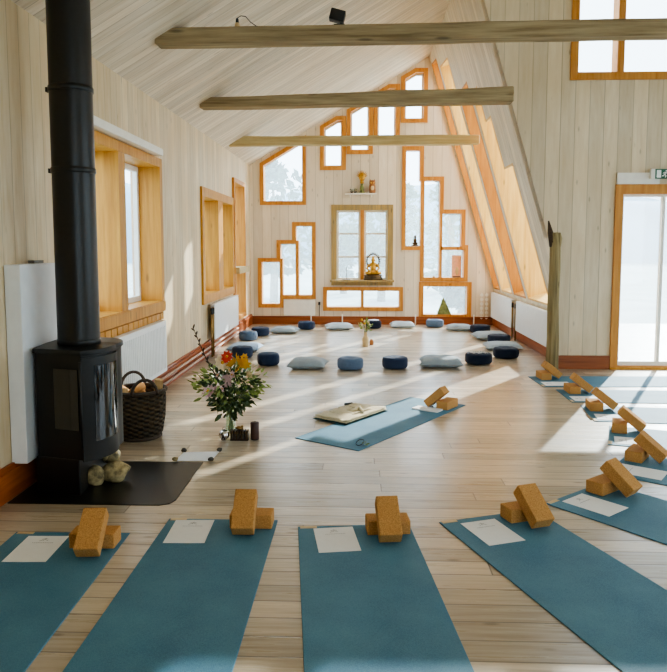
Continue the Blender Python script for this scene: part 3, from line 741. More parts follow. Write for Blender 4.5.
# ------------------------------------------------------------------ yoga mats, blocks and papers
MATS = [((-1.798, 3.49), -89), ((-1.045, 3.70), -90), ((-.327, 3.614), -84), ((.434, 3.705), -69.5), ((1.086, 4.012), -50), ((1.62, 4.57), -35), ((1.88, 5.26), -20), ((2.015, 5.97), -6), ((2.041, 6.706), -1), ((1.958, 7.441), 2)]
LEAN = [(.49, .283, 4), (.445, .20, 1), (.461, .226, 0), (.473, .231, 1), (.50, .232, 3), (.478, .226, 2), (.49, .228, 0), (.47, .245, 2), (.46, .28, 0), (.47, .29, 0)]
MT, BL, BW, BH = .006, .225, .115, .075
ordn = ['leftmost', 'second from left', 'third from left', 'fourth from left', 'fifth from left', 'sixth along the curve', 'seventh along the curve', 'eighth along the curve', 'ninth along the curve', 'tenth, beside the log post']
mat_lab = ['leftmost teal yoga mat in the front row, darkest, below the hearth plate', 'second teal yoga mat from the left in the front row', 'third teal yoga mat from the left, straight ahead in the front row',
           'fourth teal yoga mat from the left, slanting toward the lower right corner', 'fifth teal yoga mat from the left, slanting off the right edge', 'sixth teal yoga mat along the curve, half shaded at its head',
           'seventh yoga mat along the curve, fully in sunlight', 'eighth yoga mat along the curve, third mat from the glass door', 'ninth yoga mat along the curve, second mat from the glass door', 'yoga mat nearest the glass door, shaded head beside the log post']
def slab_mat(name, w, l, th, mat):
    m = MB(); m.box((0, 0, 0), (w, l, th)); return m.build(name, mat, bevel=.002, seg=1)
def cork():
    m = MB(); m.box((-BL/2, -BW/2, 0), (BL/2, BW/2, BH)); return m.build('yoga_block', M['cork'], bevel=.006, seg=2)
block0 = cork(); b_used = [False]
def place_block(loc, mat_rot, label, group):
    o = block0 if not b_used[0] else block0.copy()
    if b_used[0]: C.objects.link(o)
    b_used[0] = True
    o.matrix_world = Matrix.Translation(loc) @ mat_rot
    return tag(o, label, 'yoga block', group)
def place_pair(o2, ang, cu, lv, yaw, zb, lab1, lab2, fu=.47):
    """o2: head corner (paper side), ang: direction from head to foot"""
    d = Vector((math.cos(ang), math.sin(ang), 0)); e = Vector((-d.y, d.x, 0)); o3 = Vector((o2[0], o2[1], zb))
    base = Matrix(((e.x, d.x, 0, 0), (e.y, d.y, 0, 0), (0, 0, 1, 0), (0, 0, 0, 1)))      # local x=u across, y=v toward the foot
    # base is a mirrored frame unless e x d = +z ; e x d = -z here, so use (-e, d)
    rot = Matrix.Rotation(math.atan2(-e.y, -e.x), 4, 'Z')
    vf = max(.072, lv - .155)
    place_block(o3 + e * fu + d * vf, rot, lab1, 'cork blocks lying flat')
    # leaning block: long axis along -d rising, contact edge at v=lv, resting on the flat block's front top edge
    run = lv - (vf + BW / 2); th = math.atan2(BH, run)
    q = Matrix.Rotation(R(yaw), 4, 'Z') @ Matrix.Rotation(math.atan2(-d.y, -d.x), 4, 'Z') @ Matrix.Rotation(-th, 4, 'Y')
    # block local +x points to the head end; its lower rear bottom edge is at x=-BL/2,z=0
    c = o3 + e * cu + d * lv + Vector((0, 0, .001)) - (q @ Vector((-BL / 2 , 0, -.0015)))
    place_block(c, q, lab2, 'cork blocks leaning on another block')
mat0 = None
tagm = MB().box((.012, .0, MT), (.1, .028, MT + .0012)).build('tag', M['tag'])
where = ['on the leftmost front mat', 'on the second front mat from the left', 'on the third front mat from the left', 'on the fourth mat from the left', 'on the fifth mat from the left', 'on the sixth mat along the curve',
         'on the seventh, sunlit mat along the curve', 'on the third mat from the glass door', 'on the second mat from the glass door', 'on the mat nearest the glass door']
# printed sheet: A4 with a faint sprig drawing and a line of text
sheet0 = MB().box((-.105, -.1485, 0), (.105, .1485, .0012)).build('printed_sheet', M['paper'])
m = MB()
MIR = Matrix.Rotation(PI, 4, 'Z')
for pts in ([(0, -.12, .0015), (.004, -.09, .0015)], [(.002, -.105, .0015), (-.02, -.088, .0015)], [(.003, -.1, .0015), (.024, -.085, .0015)], [(.0, -.115, .0015), (-.016, -.106, .0015)], [(.0, -.115, .0015), (.018, -.106, .0015)]):
    m.tube(pts, .0011, 4, MIR)
for k in range(12): m.box((-.055 + k * .009, -.066, .0012), (-.0485 + k * .009, -.0625, .0018), MIR)
m.build('print', M['ink'], sheet0)
paper_xy = {0: ((-1.597, 3.304), None), 1: ((-.891, 3.543), None), 2: ((-.117, 3.47), None), 3: ((.693, 3.595), None), 4: ((1.358, 4.005), None), 5: ((1.86, 4.617), None)}
pj = [1, 2, 3, 0, 1, 0, 2, -2, 1, 0]
for i, (o2, adeg) in enumerate(MATS):
    ang = R(adeg); d = Vector((math.cos(ang), math.sin(ang), 0)); e = Vector((-d.y, d.x, 0))
    rz = math.atan2(-e.y, -e.x)           # mat local x = -e ; origin moved to the other head corner
    if mat0 is None:
        mat0 = slab_mat('yoga_mat', .60, 1.83, MT, M['mat']); tagm.parent = mat0; mm = mat0
        tagm.location = (.488, 0, 0)
    else: mm = copy_tree(mat0)
    # rotation about z by (adeg-90): local y -> d, local x -> -e
    mm.location = Vector((o2[0], o2[1], 0)) + e * .60; mm.rotation_euler = (0, 0, ang - PI / 2)
    tag(mm, mat_lab[i], 'yoga mat', 'teal yoga mats in a curve')
    cu, lv_, yw = LEAN[i]; lv_ += .014 if i < 6 else .006
    place_pair(o2, ang, cu, lv_, yw, MT + .0003, 'flat cork block supporting the leaning one ' + where[i], 'tilted cork block leaning on the flat one ' + where[i])
    s = sheet0 if i == 0 else copy_tree(sheet0)
    if i in paper_xy: px_, py_ = paper_xy[i][0]
    else:
        q = Vector((o2[0], o2[1], 0)) + e * .155 + d * .18; px_, py_ = q.x, q.y
    px_ += d.x * .012; py_ += d.y * .012; s.location = (px_, py_, MT + .0004); s.rotation_euler = (0, 0, ang + PI / 2 + R(pj[i]))
    tag(s, 'white printed paper sheet ' + where[i], 'paper sheet', 'printed sheets on the mats')
# teacher's mat in the middle
tm = copy_tree(mat0)
for ch in list(tm.children): bpy.data.objects.remove(ch)
A, B_ = Vector((-.518, 5.334, 0)), Vector((-.032, 5.018, 0)); Cc = Vector((.988, 6.564, 0)); Dd = Cc + (A - B_)
dt = (A - Dd).normalized(); et = Vector((-dt.y, dt.x, 0)); angt = math.atan2(dt.y, dt.x)
tm.location = Dd + et * .60; tm.rotation_euler = (0, 0, angt - PI / 2)
tag(tm, 'single teal yoga mat alone in the middle of the floor', 'yoga mat', 'teal yoga mats in a curve')
K = onZ(447.3, 410.7, MT); K.z = MT + .0003
place_block(K - et * (BW / 2) - dt * (BL / 2), Matrix.Rotation(angt, 4, 'Z'), 'flat cork block at the head of the lone middle mat', 'cork blocks lying flat')
th_ = math.atan2(BH, .085); qm = Matrix.Rotation(math.atan2(et.y, et.x), 4, 'Z') @ Matrix.Rotation(-th_, 4, 'Y')
place_block(K - et * (BW + .085) - dt * (BW / 2 + .0) + Vector((0, 0, .001)) - qm @ Vector((-BL / 2, 0, -.0015)), qm, 'tilted cork block leaning at the head of the lone middle mat', 'cork blocks leaning on another block')
pt = thing('folded_sheet', Dd + et * .40 + dt * .39, 'folded white sheet by the blocks on the lone middle mat', 'paper', rz=math.atan2(et.y, et.x))
pt.location.z = MT + .0005
MB().box((-.13, -.06, 0), (.13, .06, .004)).build('lower_fold', M['paper'], pt); MB().box((-.128, -.058, .0045), (.128, .06, .012)).build('upper_fold', M['paper'], pt, bevel=.002)
# blanket on the middle mat
q4 = [onZ(316, 421.5), onZ(349.5, 426), onZ(385, 412), onZ(352, 405)]
cen = sum(q4, Vector()) / 4; ex = ((q4[1] - q4[0]) + (q4[2] - q4[3])) / 2; ey = ((q4[3] - q4[0]) + (q4[2] - q4[1])) / 2
bw, bl = ex.length, ey.length; brz = math.atan2(ex.y, ex.x)
bt = thing('folded_blanket', (cen.x, cen.y, MT + .001), 'folded cream blanket with loose ties on the lone middle mat', 'blanket', rz=brz)
def softslab(w, l, z0, z1, seed, amp=.006, n=14):
    m = MB(); V = []; Fs = []
    for s, z in ((0, z0), (1, z1)):
        for i in range(n + 1):
            for j in range(n + 1):
                x = (i / n - .5) * w; y = (j / n - .5) * l
                e_ = min(i, n - i, j, n - j); rnd = (.35 if e_ == 0 else .08 if e_ == 1 else 0) * (z1 - z0)
                zz = (z + (rnd if s == 0 else -rnd)) + amp * noise.noise(Vector((x * 9, y * 9, seed))) * (1 if s else .0)
                V.append((x + .006 * noise.noise(Vector((y * 12, seed, s))), y + .006 * noise.noise(Vector((x * 12, 3 + seed, s))), zz))
    N = (n + 1) ** 2
    for i in range(n):
        for j in range(n):
            a = i * (n + 1) + j; Fs.append((a, a + 1, a + n + 2, a + n + 1)); Fs.append((N + a, N + a + n + 1, N + a + n + 2, N + a + 1))
    for k in range(n):
        a = k; b = k + 1; Fs.append((a, N + a, N + b, b))
        a = n * (n + 1) + k; Fs.append((a, a + 1, N + a + 1, N + a))
        a = k * (n + 1); b = a + n + 1; Fs.append((a, b, N + b, N + a))
        a = k * (n + 1) + n; b = a + n + 1; Fs.append((a, N + a, N + b, b))
    return m.add(V, Fs)
softslab(bw, bl, 0, .012, 1).build('green_underlayer', M['dgreen'], bt, smooth=True)
for k in range(2): softslab(bw * (.985 - .03 * k), bl * (.98 - .05 * k), .012 + k * .013, .0265 + k * .014, 2 + k, .012).build('cream_fold', M['cream'], bt, smooth=True)
softslab(bw * .62, bl * .55, .04, .058, 9, .03).build('cream_fold', M['cream'], bt, smooth=True)
for k, pts in enumerate(([(-.02, -.1, .045), (.05, .0, .056), (.0, .12, .058), (-.08, .18, .05)], [(-.14, .0, .045), (-.04, .03, .062), (.06, .05, .054), (.14, -.02, .045)])):
    MB().tube(pts, [.012, .018, .02, .01], 8).build('tie', M['cream'], bt, smooth=True)
MB().tube([(-bw * .4, .1, .054), (-bw * .28, .16, .058)], .016, 8).build('rolled_end', M['dgrey'], bt, smooth=True)
p = onZ(360, 445, MT); t = thing('wire_sprig', (p.x, p.y, MT + .001), 'tiny wire loop with a green sprig on the lone middle mat', 'trinket')
MB().tube([(.03 * math.cos(a), .022 * math.sin(a), .02 + .018 * math.sin(a + .6)) for a in [2*PI*i/16 for i in range(17)]], .0022, 6).build('wire_loop', M['black'], t, smooth=True)
leaves(14, 9, (.04, -.01, .012), (.02, .016, .008), .02, .006).build('sprig', M['leaf2'], t, recalc=False)

# ------------------------------------------------------------------ meditation cushions
def zafu(rad, h, mat, seed):
    def wob(a, j, r, z):
        pl = 1 + (.018 * math.cos(a * 18) if .25 < j / 12 < .8 else 0)
        dz = .006 * noise.noise(Vector((math.cos(a) * 2, math.sin(a) * 2, seed + j * .2))) * (1 if z > h * .4 else 0)
        return (r * pl, z + dz)
    prof = []
    for j in range(13):
        t = -PI / 2 + PI * j / 12; c = abs(math.cos(t)) ** .3; s = math.copysign(abs(math.sin(t)) ** .55, math.sin(t))
        prof.append((rad * c, h / 2 + s * h / 2 - (.018 * (1 - c) if s > 0 else 0)))
    prof[0] = (0, 0); prof[-1] = (0, h - .024)
    return MB().lathe(prof, 36, None, wob)
def pillow(w, l, h, seed):
    m = MB(); n = 16; V = []; Fs = []
    for s in (1, -1):
        for i in range(n + 1):
            for j in range(n + 1):
                u, v = i / n * 2 - 1, j / n * 2 - 1
                bulge = ((1 - u**4) * (1 - v**4)) ** .55
                pin = 1 - .13 * (1 - abs(v) ** 2) * abs(u) ** 3; pin2 = 1 - .13 * (1 - abs(u) ** 2) * abs(v) ** 3
                zz = s * bulge * (h / 2 if s > 0 else h * .33) + (.012 * noise.noise(Vector((u * 2, v * 2, seed))) * bulge if s > 0 else 0)
                V.append((u * w / 2 * pin, v * l / 2 * pin2, zz + h * .33))
    N = (n + 1) ** 2
    for i in range(n):
        for j in range(n):
            a = i * (n + 1) + j; Fs += [(a, a + n + 1, a + n + 2, a + 1), (N + a, N + a + 1, N + a + n + 2, N + a + n + 1)]
    m.add(V, Fs); return m
# (kind, x0, x1, y_bottom, y_top, material, label)
CUSH = [
 ('z', 233, 252, 359, 345, 'navy', 'dark navy round cushion half hidden behind the flower bouquet'),
 ('p', 228, 262, 352.5, 340, 'pblue', 'pale blue flat pillow on the ring\'s left side above the bouquet'),
 ('z', 239, 257.5, 341, 331, 'bluegrey', 'blue grey round cushion at the ring\'s left, beyond the pale blue pillow'),
 ('z', 251.5, 269.5, 336.5, 327, 'navy', 'navy round cushion at the back left of the ring'),
 ('p', 270, 299, 334.2, 325, 'pgrey', 'grey pillow at the back left of the ring, under the stepped windows'),
 ('z', 298, 315, 330, 321, 'navy', 'navy round cushion at the back, left of the low double window'),
 ('p', 324.5, 354, 330.5, 321, 'ppale', 'pale pillow at the back below the centre window\'s left half'),
 ('z', 366, 381, 329, 320, 'darknavy', 'dark round cushion behind the little vase'),
 ('p', 389, 415.5, 328.5, 321, 'ppale', 'pale pillow at the back, right of the centre window'),
 ('z', 426, 443.5, 327.8, 319.5, 'bluegrey', 'blue grey round cushion in front of the green pyramid window'),
 ('p', 445, 473, 331.5, 323, 'pgrey', 'grey pillow at the back right near the corner skirting'),
 ('z', 470, 490, 334, 326, 'darknavy', 'dark navy round cushion in the back right corner of the ring'),
 ('p', 472, 509, 341, 328.5, 'pgrey', 'long grey pillow behind two navy cushions on the ring\'s right'),
 ('z', 487.5, 510, 345, 334.5, 'darknavy', 'navy round cushion between two grey pillows on the ring\'s right'),
 ('p', 482, 523.5, 351.5, 343, 'pgrey', 'grey pillow at far right of the ring, behind a navy cushion'),
 ('z', 493, 518.5, 359.5, 346.5, 'darknavy', 'plain dark navy round cushion, rightmost of the near side'),
 ('z', 465, 492, 365.5, 351.5, 'darknavy', 'dark navy round cushion with a white pattern on its top'),
 ('p', 417, 464, 369, 353, 'pgrey', 'large grey pillow at the near side of the ring, right of centre'),
 ('z', 382, 408, 370, 355.5, 'navy', 'slate navy round cushion just left of the large grey pillow'),
 ('z', 337, 363.5, 371, 357, 'bluegrey', 'blue grey round cushion at the near side centre of the ring'),
 ('p', 288, 328, 370.5, 358, 'pgrey', 'grey green pillow at the near side of the ring, left of centre'),
 ('z', 259, 278, 366.5, 353.5, 'navy', 'navy round cushion at the near left, right of the bouquet'),
]
for i, (k, x0, x1, yb, yt, mt, lab) in enumerate(CUSH):
    p = onZ((x0 + x1) / 2, yb); sc = (onZ(x1, yb) - onZ(x0, yb)).length
    dirv = Vector((p.x, p.y, 0)).normalized()
    if k == 'z':
        r = sc / 2; r = max(.14, min(.2, r)); c = p + dirv * r * .86; h = .15 if i not in (0, 21) else .16
        o = thing('meditation_cushion', (c.x, c.y, .0), lab, 'meditation cushion', i * .8, 'round meditation cushions in the ring')
        zafu(r, h, M[mt], i).build('cover', M[mt], o, smooth=True)
        MB().tube([(r * .93, 0, h * .55), (r * 1.04, .0, h * .62), (r * 1.04, 0, h * .42), (r * .93, 0, h * .45)], .006, 6).build('carry_loop', M[mt], o, smooth=True)
        if i == 16:
            m = MB()
            for q in range(7): m.tube([(-.1 + q * .03, -.09 + .03 * math.sin(q * 2), h + .001), (-.09 + q * .03, .0, h - .004), (-.1 + q * .032, .07, h - .001)], .004, 4)
            tag(m.build('white_pattern', M['whitewood'], o), 'white printed pattern', None)
        if i == 7: tag(MB().lathe([(0, h - .02), (r * .7, h - .004), (r * .72, h + .004), (0, h + .002)], 24).build('pale_top', M['ppale'], o, smooth=True), 'pale cloth top', None)
    else:
        w = min(sc, .56); l = w * .85; h = .15 if i in (17, 20, 12) else .13
        c = p + dirv * (l * .45)
        o = tag(pillow(w, l, h, i).build('pillow', M[mt], smooth=True), lab, 'pillow', 'flat pillows in the ring')
        o.location = (c.x, c.y, .002); o.rotation_euler = (0, 0, R((i * 37) % 16 - 8))
# little vase in the ring's middle
p = onZ(365.5, 346.5); t = thing('bottle_vase', (p.x, p.y + .03, 0), 'small tan bottle vase standing in the centre of the cushion ring', 'vase')
MB().lathe([(0, 0), (.045, 0), (.05, .02), (.05, .12), (.03, .16), (.024, .2), (.028, .21), (.02, .21), (.018, .17), (0, .17)], 24).build('body', M['tan'], t, smooth=True)
t2 = thing('flower_posy', (p.x, p.y + .03, .175), 'small yellow flowers in the tan bottle vase', 'flowers')
m = MB()
for k in range(6): m.tube([(.004 * math.cos(k), .004 * math.sin(k), 0), (.05 * math.cos(k * 1.05), .05 * math.sin(k * 1.05), .12 + .02 * k)], .003, 5)
m.build('stems', M['stem'], t2)
o = leaves(46, 21, (0, 0, .13), (.09, .07, .09), .06, .014).build('foliage', M['leaf2'], t2, recalc=False); o['kind'] = 'stuff'
for k in range(7):
    MB().ball((.06 * math.cos(k * .9), .05 * math.sin(k * .9), .15 + .025 * (k % 4)), .018, 8, 6, jit=.3, seed=k).build('blossom', M['fyellow'] if k % 2 else M['fcream'], t2, smooth=True)
p = onZ(371.5, 345); tag(MB().lathe([(0, 0), (.028, 0), (.034, .02), (.03, .06), (.018, .085), (0, .09)], 18, Matrix.Translation((p.x, p.y + .02, 0))).build('ochre_pot', M['owl'], smooth=True), 'tiny ochre pot right of the tan bottle vase', 'pot')

# ------------------------------------------------------------------ gable ornaments
zs = gz(193.5, 362)
sh = thing('wall_shelf', (gx(361, 193), YG, zs), 'small white shelf on gable wall above the centre window', 'shelf')
MB().box((-.30, -.14, -.022), (.30, -.001, 0)).build('board', M['whitewood'], sh, bevel=.003)
for x in (-.2, .2): MB().box((x - .01, -.1, -.07), (x + .01, -.001, -.0225)).build('bracket', M['whitewood'], sh)
px = .0191
g = thing('gilded_figure', (gx(362, 190), YG - .075, zs), 'ornate gilded figure on a dark pedestal on the white shelf', 'figurine')
MB().lathe([(0, 0), (.05, 0), (.05, .02), (.035, .04), (.042, .1), (.025, .14), (.02, .18), (0, .18)], 20).build('pedestal', M['mossgreen'], g, smooth=True)
m = MB(); m.ball((0, 0, .3), (.062, .03, .075), 14, 10).lathe([(0, .18), (.045, .185), (.03, .23), (0, .24)], 14)
for k in range(9):
    a = PI * k / 8; m.tube([(.05 * math.cos(a), 0, .31 + .05 * math.sin(a)), (.10 * math.cos(a), 0, .33 + .1 * math.sin(a))], [.014, .006], 6)
m.build('gilded_head', M['gold'], g, smooth=True)
w = thing('carved_owl', (gx(372.3, 190), YG - .075, zs), 'carved brown owl figurine with cream belly on the white shelf', 'figurine')
MB().lathe([(0, 0), (.055, 0), (.062, .05), (.058, .14), (.05, .16), (.058, .2), (.045, .235), (0, .245)], 18).build('body', M['owl'], w, smooth=True)
for x in (-.035, .035):
    MB().tube([(x, 0, .22), (x * 1.25, 0, .262)], [.02, .003], 8).build('ear', M['owl'], w, smooth=True)
    MB().ball((x * .65, -.046, .19), .014, 10, 8).build('eye', M['fyellow'], w, smooth=True)
MB().ball((0, -.045, .09), (.036, .022, .055), 12, 8).build('belly', M['tan'], w, smooth=True)
for i, u in enumerate((351.8, 355.3)):
    c = thing('tiny_potted_plant', (gx(u, 190), YG - .075, zs), ['tiny potted plant at the left end of the white shelf', 'tiny potted plant next to the gilded figure on the shelf'][i], 'plant', group='tiny plants on the gable shelf')
    MB().lathe([(0, 0), (.02, 0), (.027, .035), (0, .035)], 12).build('pot', M['darkwood'], c, smooth=True)
    leaves(16, 40 + i, (0, 0, .06), (.022, .02, .02 + .02 * (1 - i)), .03, .008).build('leaves', M['leaf'], c, recalc=False)
# seated statue on the centre sill
zsill = z0_sill = W9[0][1] + .11
s = thing('seated_statue', (gx(373, 270), YG - .085, zsill + .0005), 'golden seated deity statue with halo on the centre window sill', 'statue')
MB().lathe([(0, 0), (.15, 0), (.155, .02), (.135, .05), (.15, .075), (.12, .085), (0, .085)], 28, Matrix.Diagonal((1, .5, 1, 1)), lambda a, j, r, z: (r * (1 + .04 * math.cos(a * 14)), z)).build('lotus_base', M['bronze'], s, smooth=True)
m = MB(); m.ball((0, 0, .115), (.13, .055, .04), 18, 10).ball((-.08, -.02, .115), (.06, .04, .032)).ball((.08, -.02, .115), (.06, .04, .032))
m.ball((0, .0, .2), (.052, .04, .085), 16, 12).ball((0, 0, .255), (.07, .036, .036))
m.ball((0, -.003, .325), (.034, .034, .042), 14, 10).ball((0, 0, .37), (.02, .02, .03)).tube([(0, 0, .26), (0, 0, .31)], .02, 10)
for x in (-1, 1): m.tube([(x * .065, 0, .26), (x * .1, -.015, .19), (x * .05, -.05, .145)], [.022, .019, .015], 10)
o = m.build('figure', M['gold'], s, smooth=True)
rm = o.modifiers.new('remesh', 'REMESH'); rm.mode = 'VOXEL'; rm.voxel_size = .007; rm.use_smooth_shade = True
m = MB(); n = 28; m.tube([(.1 * math.cos(2*PI*i/n), .035, .31 + .115 * math.sin(2*PI*i/n)) for i in range(n + 1)], .01, 8)
for k in range(18):
    a = -.5 + (PI + 1) * k / 17; m.tube([(.1 * math.cos(a), .035, .31 + .115 * math.sin(a)), (.13 * math.cos(a), .035, .31 + .148 * math.sin(a))], [.012, .004], 6)
m.build('halo', M['bronze'], s, smooth=True)
ic = thing('incense_holder', (gx(346.5, 280), YG - .085, zsill), 'thin incense stick in a dish on the centre sill\'s left half', 'incense')
MB().lathe([(0, 0), (.07, 0), (.08, .012), (.07, .012), (0, .006)], 20).build('dish', M['bronze'], ic, smooth=True); MB().tube([(0, 0, .006), (.006, 0, .24)], .005, 6).build('stick', M['darkwood'], ic)
s.scale = (1.15, 1.1, 1.15)
# small statue inside the tall stepped window, print, tealights, pyramid
zc1 = min(p_[1] for p_ in W6 if p_[0] < gx(410)) + .077
s2 = thing('bronze_buddha', (gx(415.5, 240), YG + .06, zc1), 'small dark statuette standing in the tall stepped window', 'figurine')
m = MB(); m.lathe([(0, 0), (.05, 0), (.052, .015), (.035, .03), (0, .03)], 16).ball((0, 0, .05), (.055, .035, .025)).ball((0, 0, .1), (.032, .026, .05)).ball((0, 0, .17), (.024, .024, .03)).ball((0, .0, .2), .011).tube([(0, 0, .12), (0, 0, .16)], .014, 8)
o = m.build('figure', M['bronze'], s2, smooth=True); s2.name = 'statuette'
MB().lathe([(.0, 0), (.07, 0), (.07, .012), (0, .012)], 16, Matrix.Translation((0, .0, -.012 + .012))).build('plinth', M['darkwood'], s2)
zc3 = min(p_[1] for p_ in W6) + .077
s3 = thing('framed_print', (gx(457, 270), YG + .06, zc3), 'salmon pink print propped in the stepped window\'s lower right pane', 'picture')
MB().box((-.09, -.006, .0), (.09, .006, .42)).build('print', M['salmon'], s3, bevel=.002)
MB().box((-.07, -.03, .0), (.07, -.0065, .02)).build('stand', M['darkwood'], s3); MB().ball((.01, -.013, .12), (.03, .006, .08)).build('figure_relief', M['tan'], s3, smooth=True)
for i, u in enumerate((434, 441)):
    c = thing('tealight', (gx(u, 276), YG + .02, zc3), ['left tealight on the stepped window sill', 'right tealight on the stepped window sill'][i], 'candle', group='tealights on the stepped sill')
    MB().lathe([(0, 0), (.025, 0), (.025, .03), (.022, .03), (.022, .024), (0, .024)], 14).build('cup', M['silver'], c, smooth=True); MB().tube([(0, 0, .024), (0, 0, .036)], .003, 5).build('wick', M['black'], c)
zp = W7[0][1] + .086
py_ = MB(); hb_ = .135; py_.add([(-hb_, -.05, 0), (hb_, -.05, 0), (hb_, .05, 0), (-hb_, .05, 0), (-.02, 0, .33)], [(0, 3, 2, 1), (0, 1, 4), (1, 2, 4), (2, 3, 4), (3, 0, 4)])
for k in range(5):
    zz = .045 + k * .05; w_ = hb_ * (1 - zz / .34) ; py_.box((-w_ - .01, -.056 * (1 - zz / .34), zz), (w_ - .004, .056 * (1 - zz / .34), zz + .012))
o = py_.build('green_pyramid', M['mossgreen'], bevel=.003, seg=1); o.location = (gx(444.5, 315), YG + .06, zp)
tag(o, 'mottled green pyramid ornament in the lowest right gable window', 'ornament')
# white taper candles along the back skirting
for i, (u, lab) in enumerate(((311.5, 'thin white candle on back floor near the stepped left windows'), (342.5, 'thin white candle on back floor behind the pale pillow left of centre'), (415, 'thin white candle on back floor right of the centre window'), (473, 'thin white candle on back floor near the right corner'))):
    c = thing('taper_candle', (gx(u, 320), YG - .11, 0), lab, 'candle', group='white candles along the back wall')
    MB().lathe([(0, 0), (.03, 0), (.03, .008), (.014, .012), (0, .012)], 12).build('holder', M['brass'], c, smooth=True)
    MB().lathe([(0, .012), (.012, .012), (.011, .2), (.004, .208), (0, .208)], 10).build('wax', M['wax'], c, smooth=True)
# white panel under the stepped left window and cable
x0, z0, x1, z1 = grect(284, 300, 315.5, 315.5)
tag(MB().box((x0, YG - .04, z0), (x1, YG - .002, z1)).build('wall_heater', M['whitewood'], bevel=.006), 'flat white heater panel under the stepped left windows', 'heater')
k = thing('wall_cable', (gx(319.3, 305), YG - .02, 0), 'black socket cable on the gable wall beside the heater panel', 'cable')
MB().tube([(0, 0, gz(303)), (.0, 0, .02)], .008, 6).build('cord', M['black'], k); MB().box((-.02, -.02, gz(305)), (.02, .015, gz(302))).build('plug', M['black'], k, bevel=.004)
for i, (u, lab) in enumerate(((481.5, 'left strand of pale discs hanging by the right gable corner'), (486.5, 'right strand of pale discs hanging by the right gable corner'))):
    gl_ = thing('disc_garland', (gx(u, 300), YG - .03, gz(292)), lab, 'garland', group='disc strands in the gable corner')
    MB().tube([(0, 0, 0), (0, 0, -.52)], .003, 5).build('string', M['whitewood'], gl_)
    for q in range(6): MB().lathe([(0, 0), (.032, 0), (.032, .006), (0, .006)], 12, Matrix.Translation((0, -.008, -.05 - q * .085)) @ Matrix.Rotation(PI / 2, 4, 'X')).build('disc', M['wax'], gl_)

# ------------------------------------------------------------------ exit sign, spotlight and bulb on the beam
es = thing('exit_sign', (onY(652.5, 175, YP).x, YP - .037, onY(655, 179.2, YP).z), 'green and white emergency exit sign above the glass door', 'sign')
MB().box((0, -.04, 0), (.34, 0, .112)).build('housing', M['signgreen'], es, bevel=.003)
MB().box((-.05, -.045, -.002), (-.001, 0, .114)).build('end_cap', M['whitewood'], es, bevel=.003)
m = MB(); m.box((.018, -.0425, .012), (.068, -.0405, .1)); m.build('door_symbol', M['signwhite'], es)
m = MB(); q = lambda x, z: (x, -.0425, z)
for pts in ([(.125, .088), (.125, .089)],): m.ball(q(.128, .09), (.010, .002, .010), 12, 8)
for pts, r in (([(.122, .076), (.108, .05)], .008), ([(.108, .05), (.125, .036), (.118, .014)], .006), ([(.108, .05), (.096, .034), (.08, .03)], .006), ([(.12, .074), (.136, .062), (.148, .066)], .0045), ([(.12, .074), (.1, .072), (.092, .058)], .0045)):
    m.tube([q(*p_) for p_ in pts], r, 6)
m.build('running_figure', M['signwhite'], es)
m = MB(); prism(m, [(.19, .045), (.25, .045), (.25, .025), (.29, .056), (.25, .087), (.25, .067), (.19, .067)], lambda a, b, d: (a, -.0405 - d, b), 0, .002); m.build('arrow_symbol', M['signwhite'], es)
bt_z = sum(bz1)
sx_ = onY(337.5, 26, 6.0).x
sp = thing('spotlight', (sx_, 6.0, bt_z + .008), 'black spotlight clamped on top of the nearest beam', 'spotlight')
MB().box((-.03, -.04, 0), (.06, .04, .014)).build('clamp', M['black'], sp, bevel=.003)
MB().tube([(.03, 0, .014), (.03, 0, .05)], .008, 8).build('stem', M['black'], sp)
MB().box((-.062, -.05, -.045), (.062, .05, .045), Matrix.Translation((-.0, 0, .085)) @ Matrix.Rotation(R(15), 4, 'Y')).build('lamp_head', M['black'], sp, bevel=.008)
sx2 = onY(237.3, 25, 6.0).x
bb = thing('bare_bulb', (sx2, 6.0, bt_z + .006), 'bare bulb in black socket with looping cord on the nearest beam', 'bulb')
MB().ball((0, 0, .025), (.022, .022, .024), 14, 10).build('bulb', M['tan'], bb, smooth=True)
MB().lathe([(0, .045), (.014, .045), (.012, .075), (.004, .085), (0, .085)], 12).build('socket', M['black'], bb, smooth=True)
MB().tube([(0, 0, .082), (.03, 0, .1), (.07, 0, .095), (.11, 0, .05), (.16, 0, .015), (.25, 0, .006)], .0035, 6).build('cord', M['black'], bb, smooth=True)

# ------------------------------------------------------------------ trees outside the gable
def tree(x, y, h, w, mat, seed, lab, conifer=False):
    t = thing('tree', (x, y, -.2), lab, 'tree', group='trees outside the gable')
    MB().tube([(0, 0, 0), (.05, 0, h * .4), (0, .05, h * .85)], [.13, .1, .03], 8).build('trunk', M['bark'], t, smooth=True)
    m = MB(); q = random.Random(seed)
    for _ in range(1500):
        f = q.random(); a = q.uniform(0, 6.28)
        if conifer: rr = w * (1 - f) ** .8 * math.sqrt(q.random()); z = h * (.08 + .92 * f)
        else: rr = w * math.sin(PI * min(.98, .1 + .9 * f)) ** .6 * math.sqrt(q.random()); z = h * (.2 + .8 * f)
        c = noise.noise(Vector((math.cos(a) * rr * 1.2, math.sin(a) * rr * 1.2, z * 1.2 + seed)))
        if c < -.12: continue
        p = Vector((rr * math.cos(a), rr * math.sin(a), z)); s_ = q.uniform(.08, .24)
        u = Vector((q.uniform(-1, 1), q.uniform(-1, 1), q.uniform(-1, .6))).normalized(); v = u.orthogonal().normalized()
        m.add([p - u*s_, p + v*s_*.5, p + u*s_, p - v*s_*.5], [(0, 1, 2, 3)])
    o = m.build('crown', mat, t, recalc=False)
    return t
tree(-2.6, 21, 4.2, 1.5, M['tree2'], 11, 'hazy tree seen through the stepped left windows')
tree(.65, 21.5, 4.3, 1.3, M['tree1'], 12, 'hazy tree seen through the right half of the centre window')
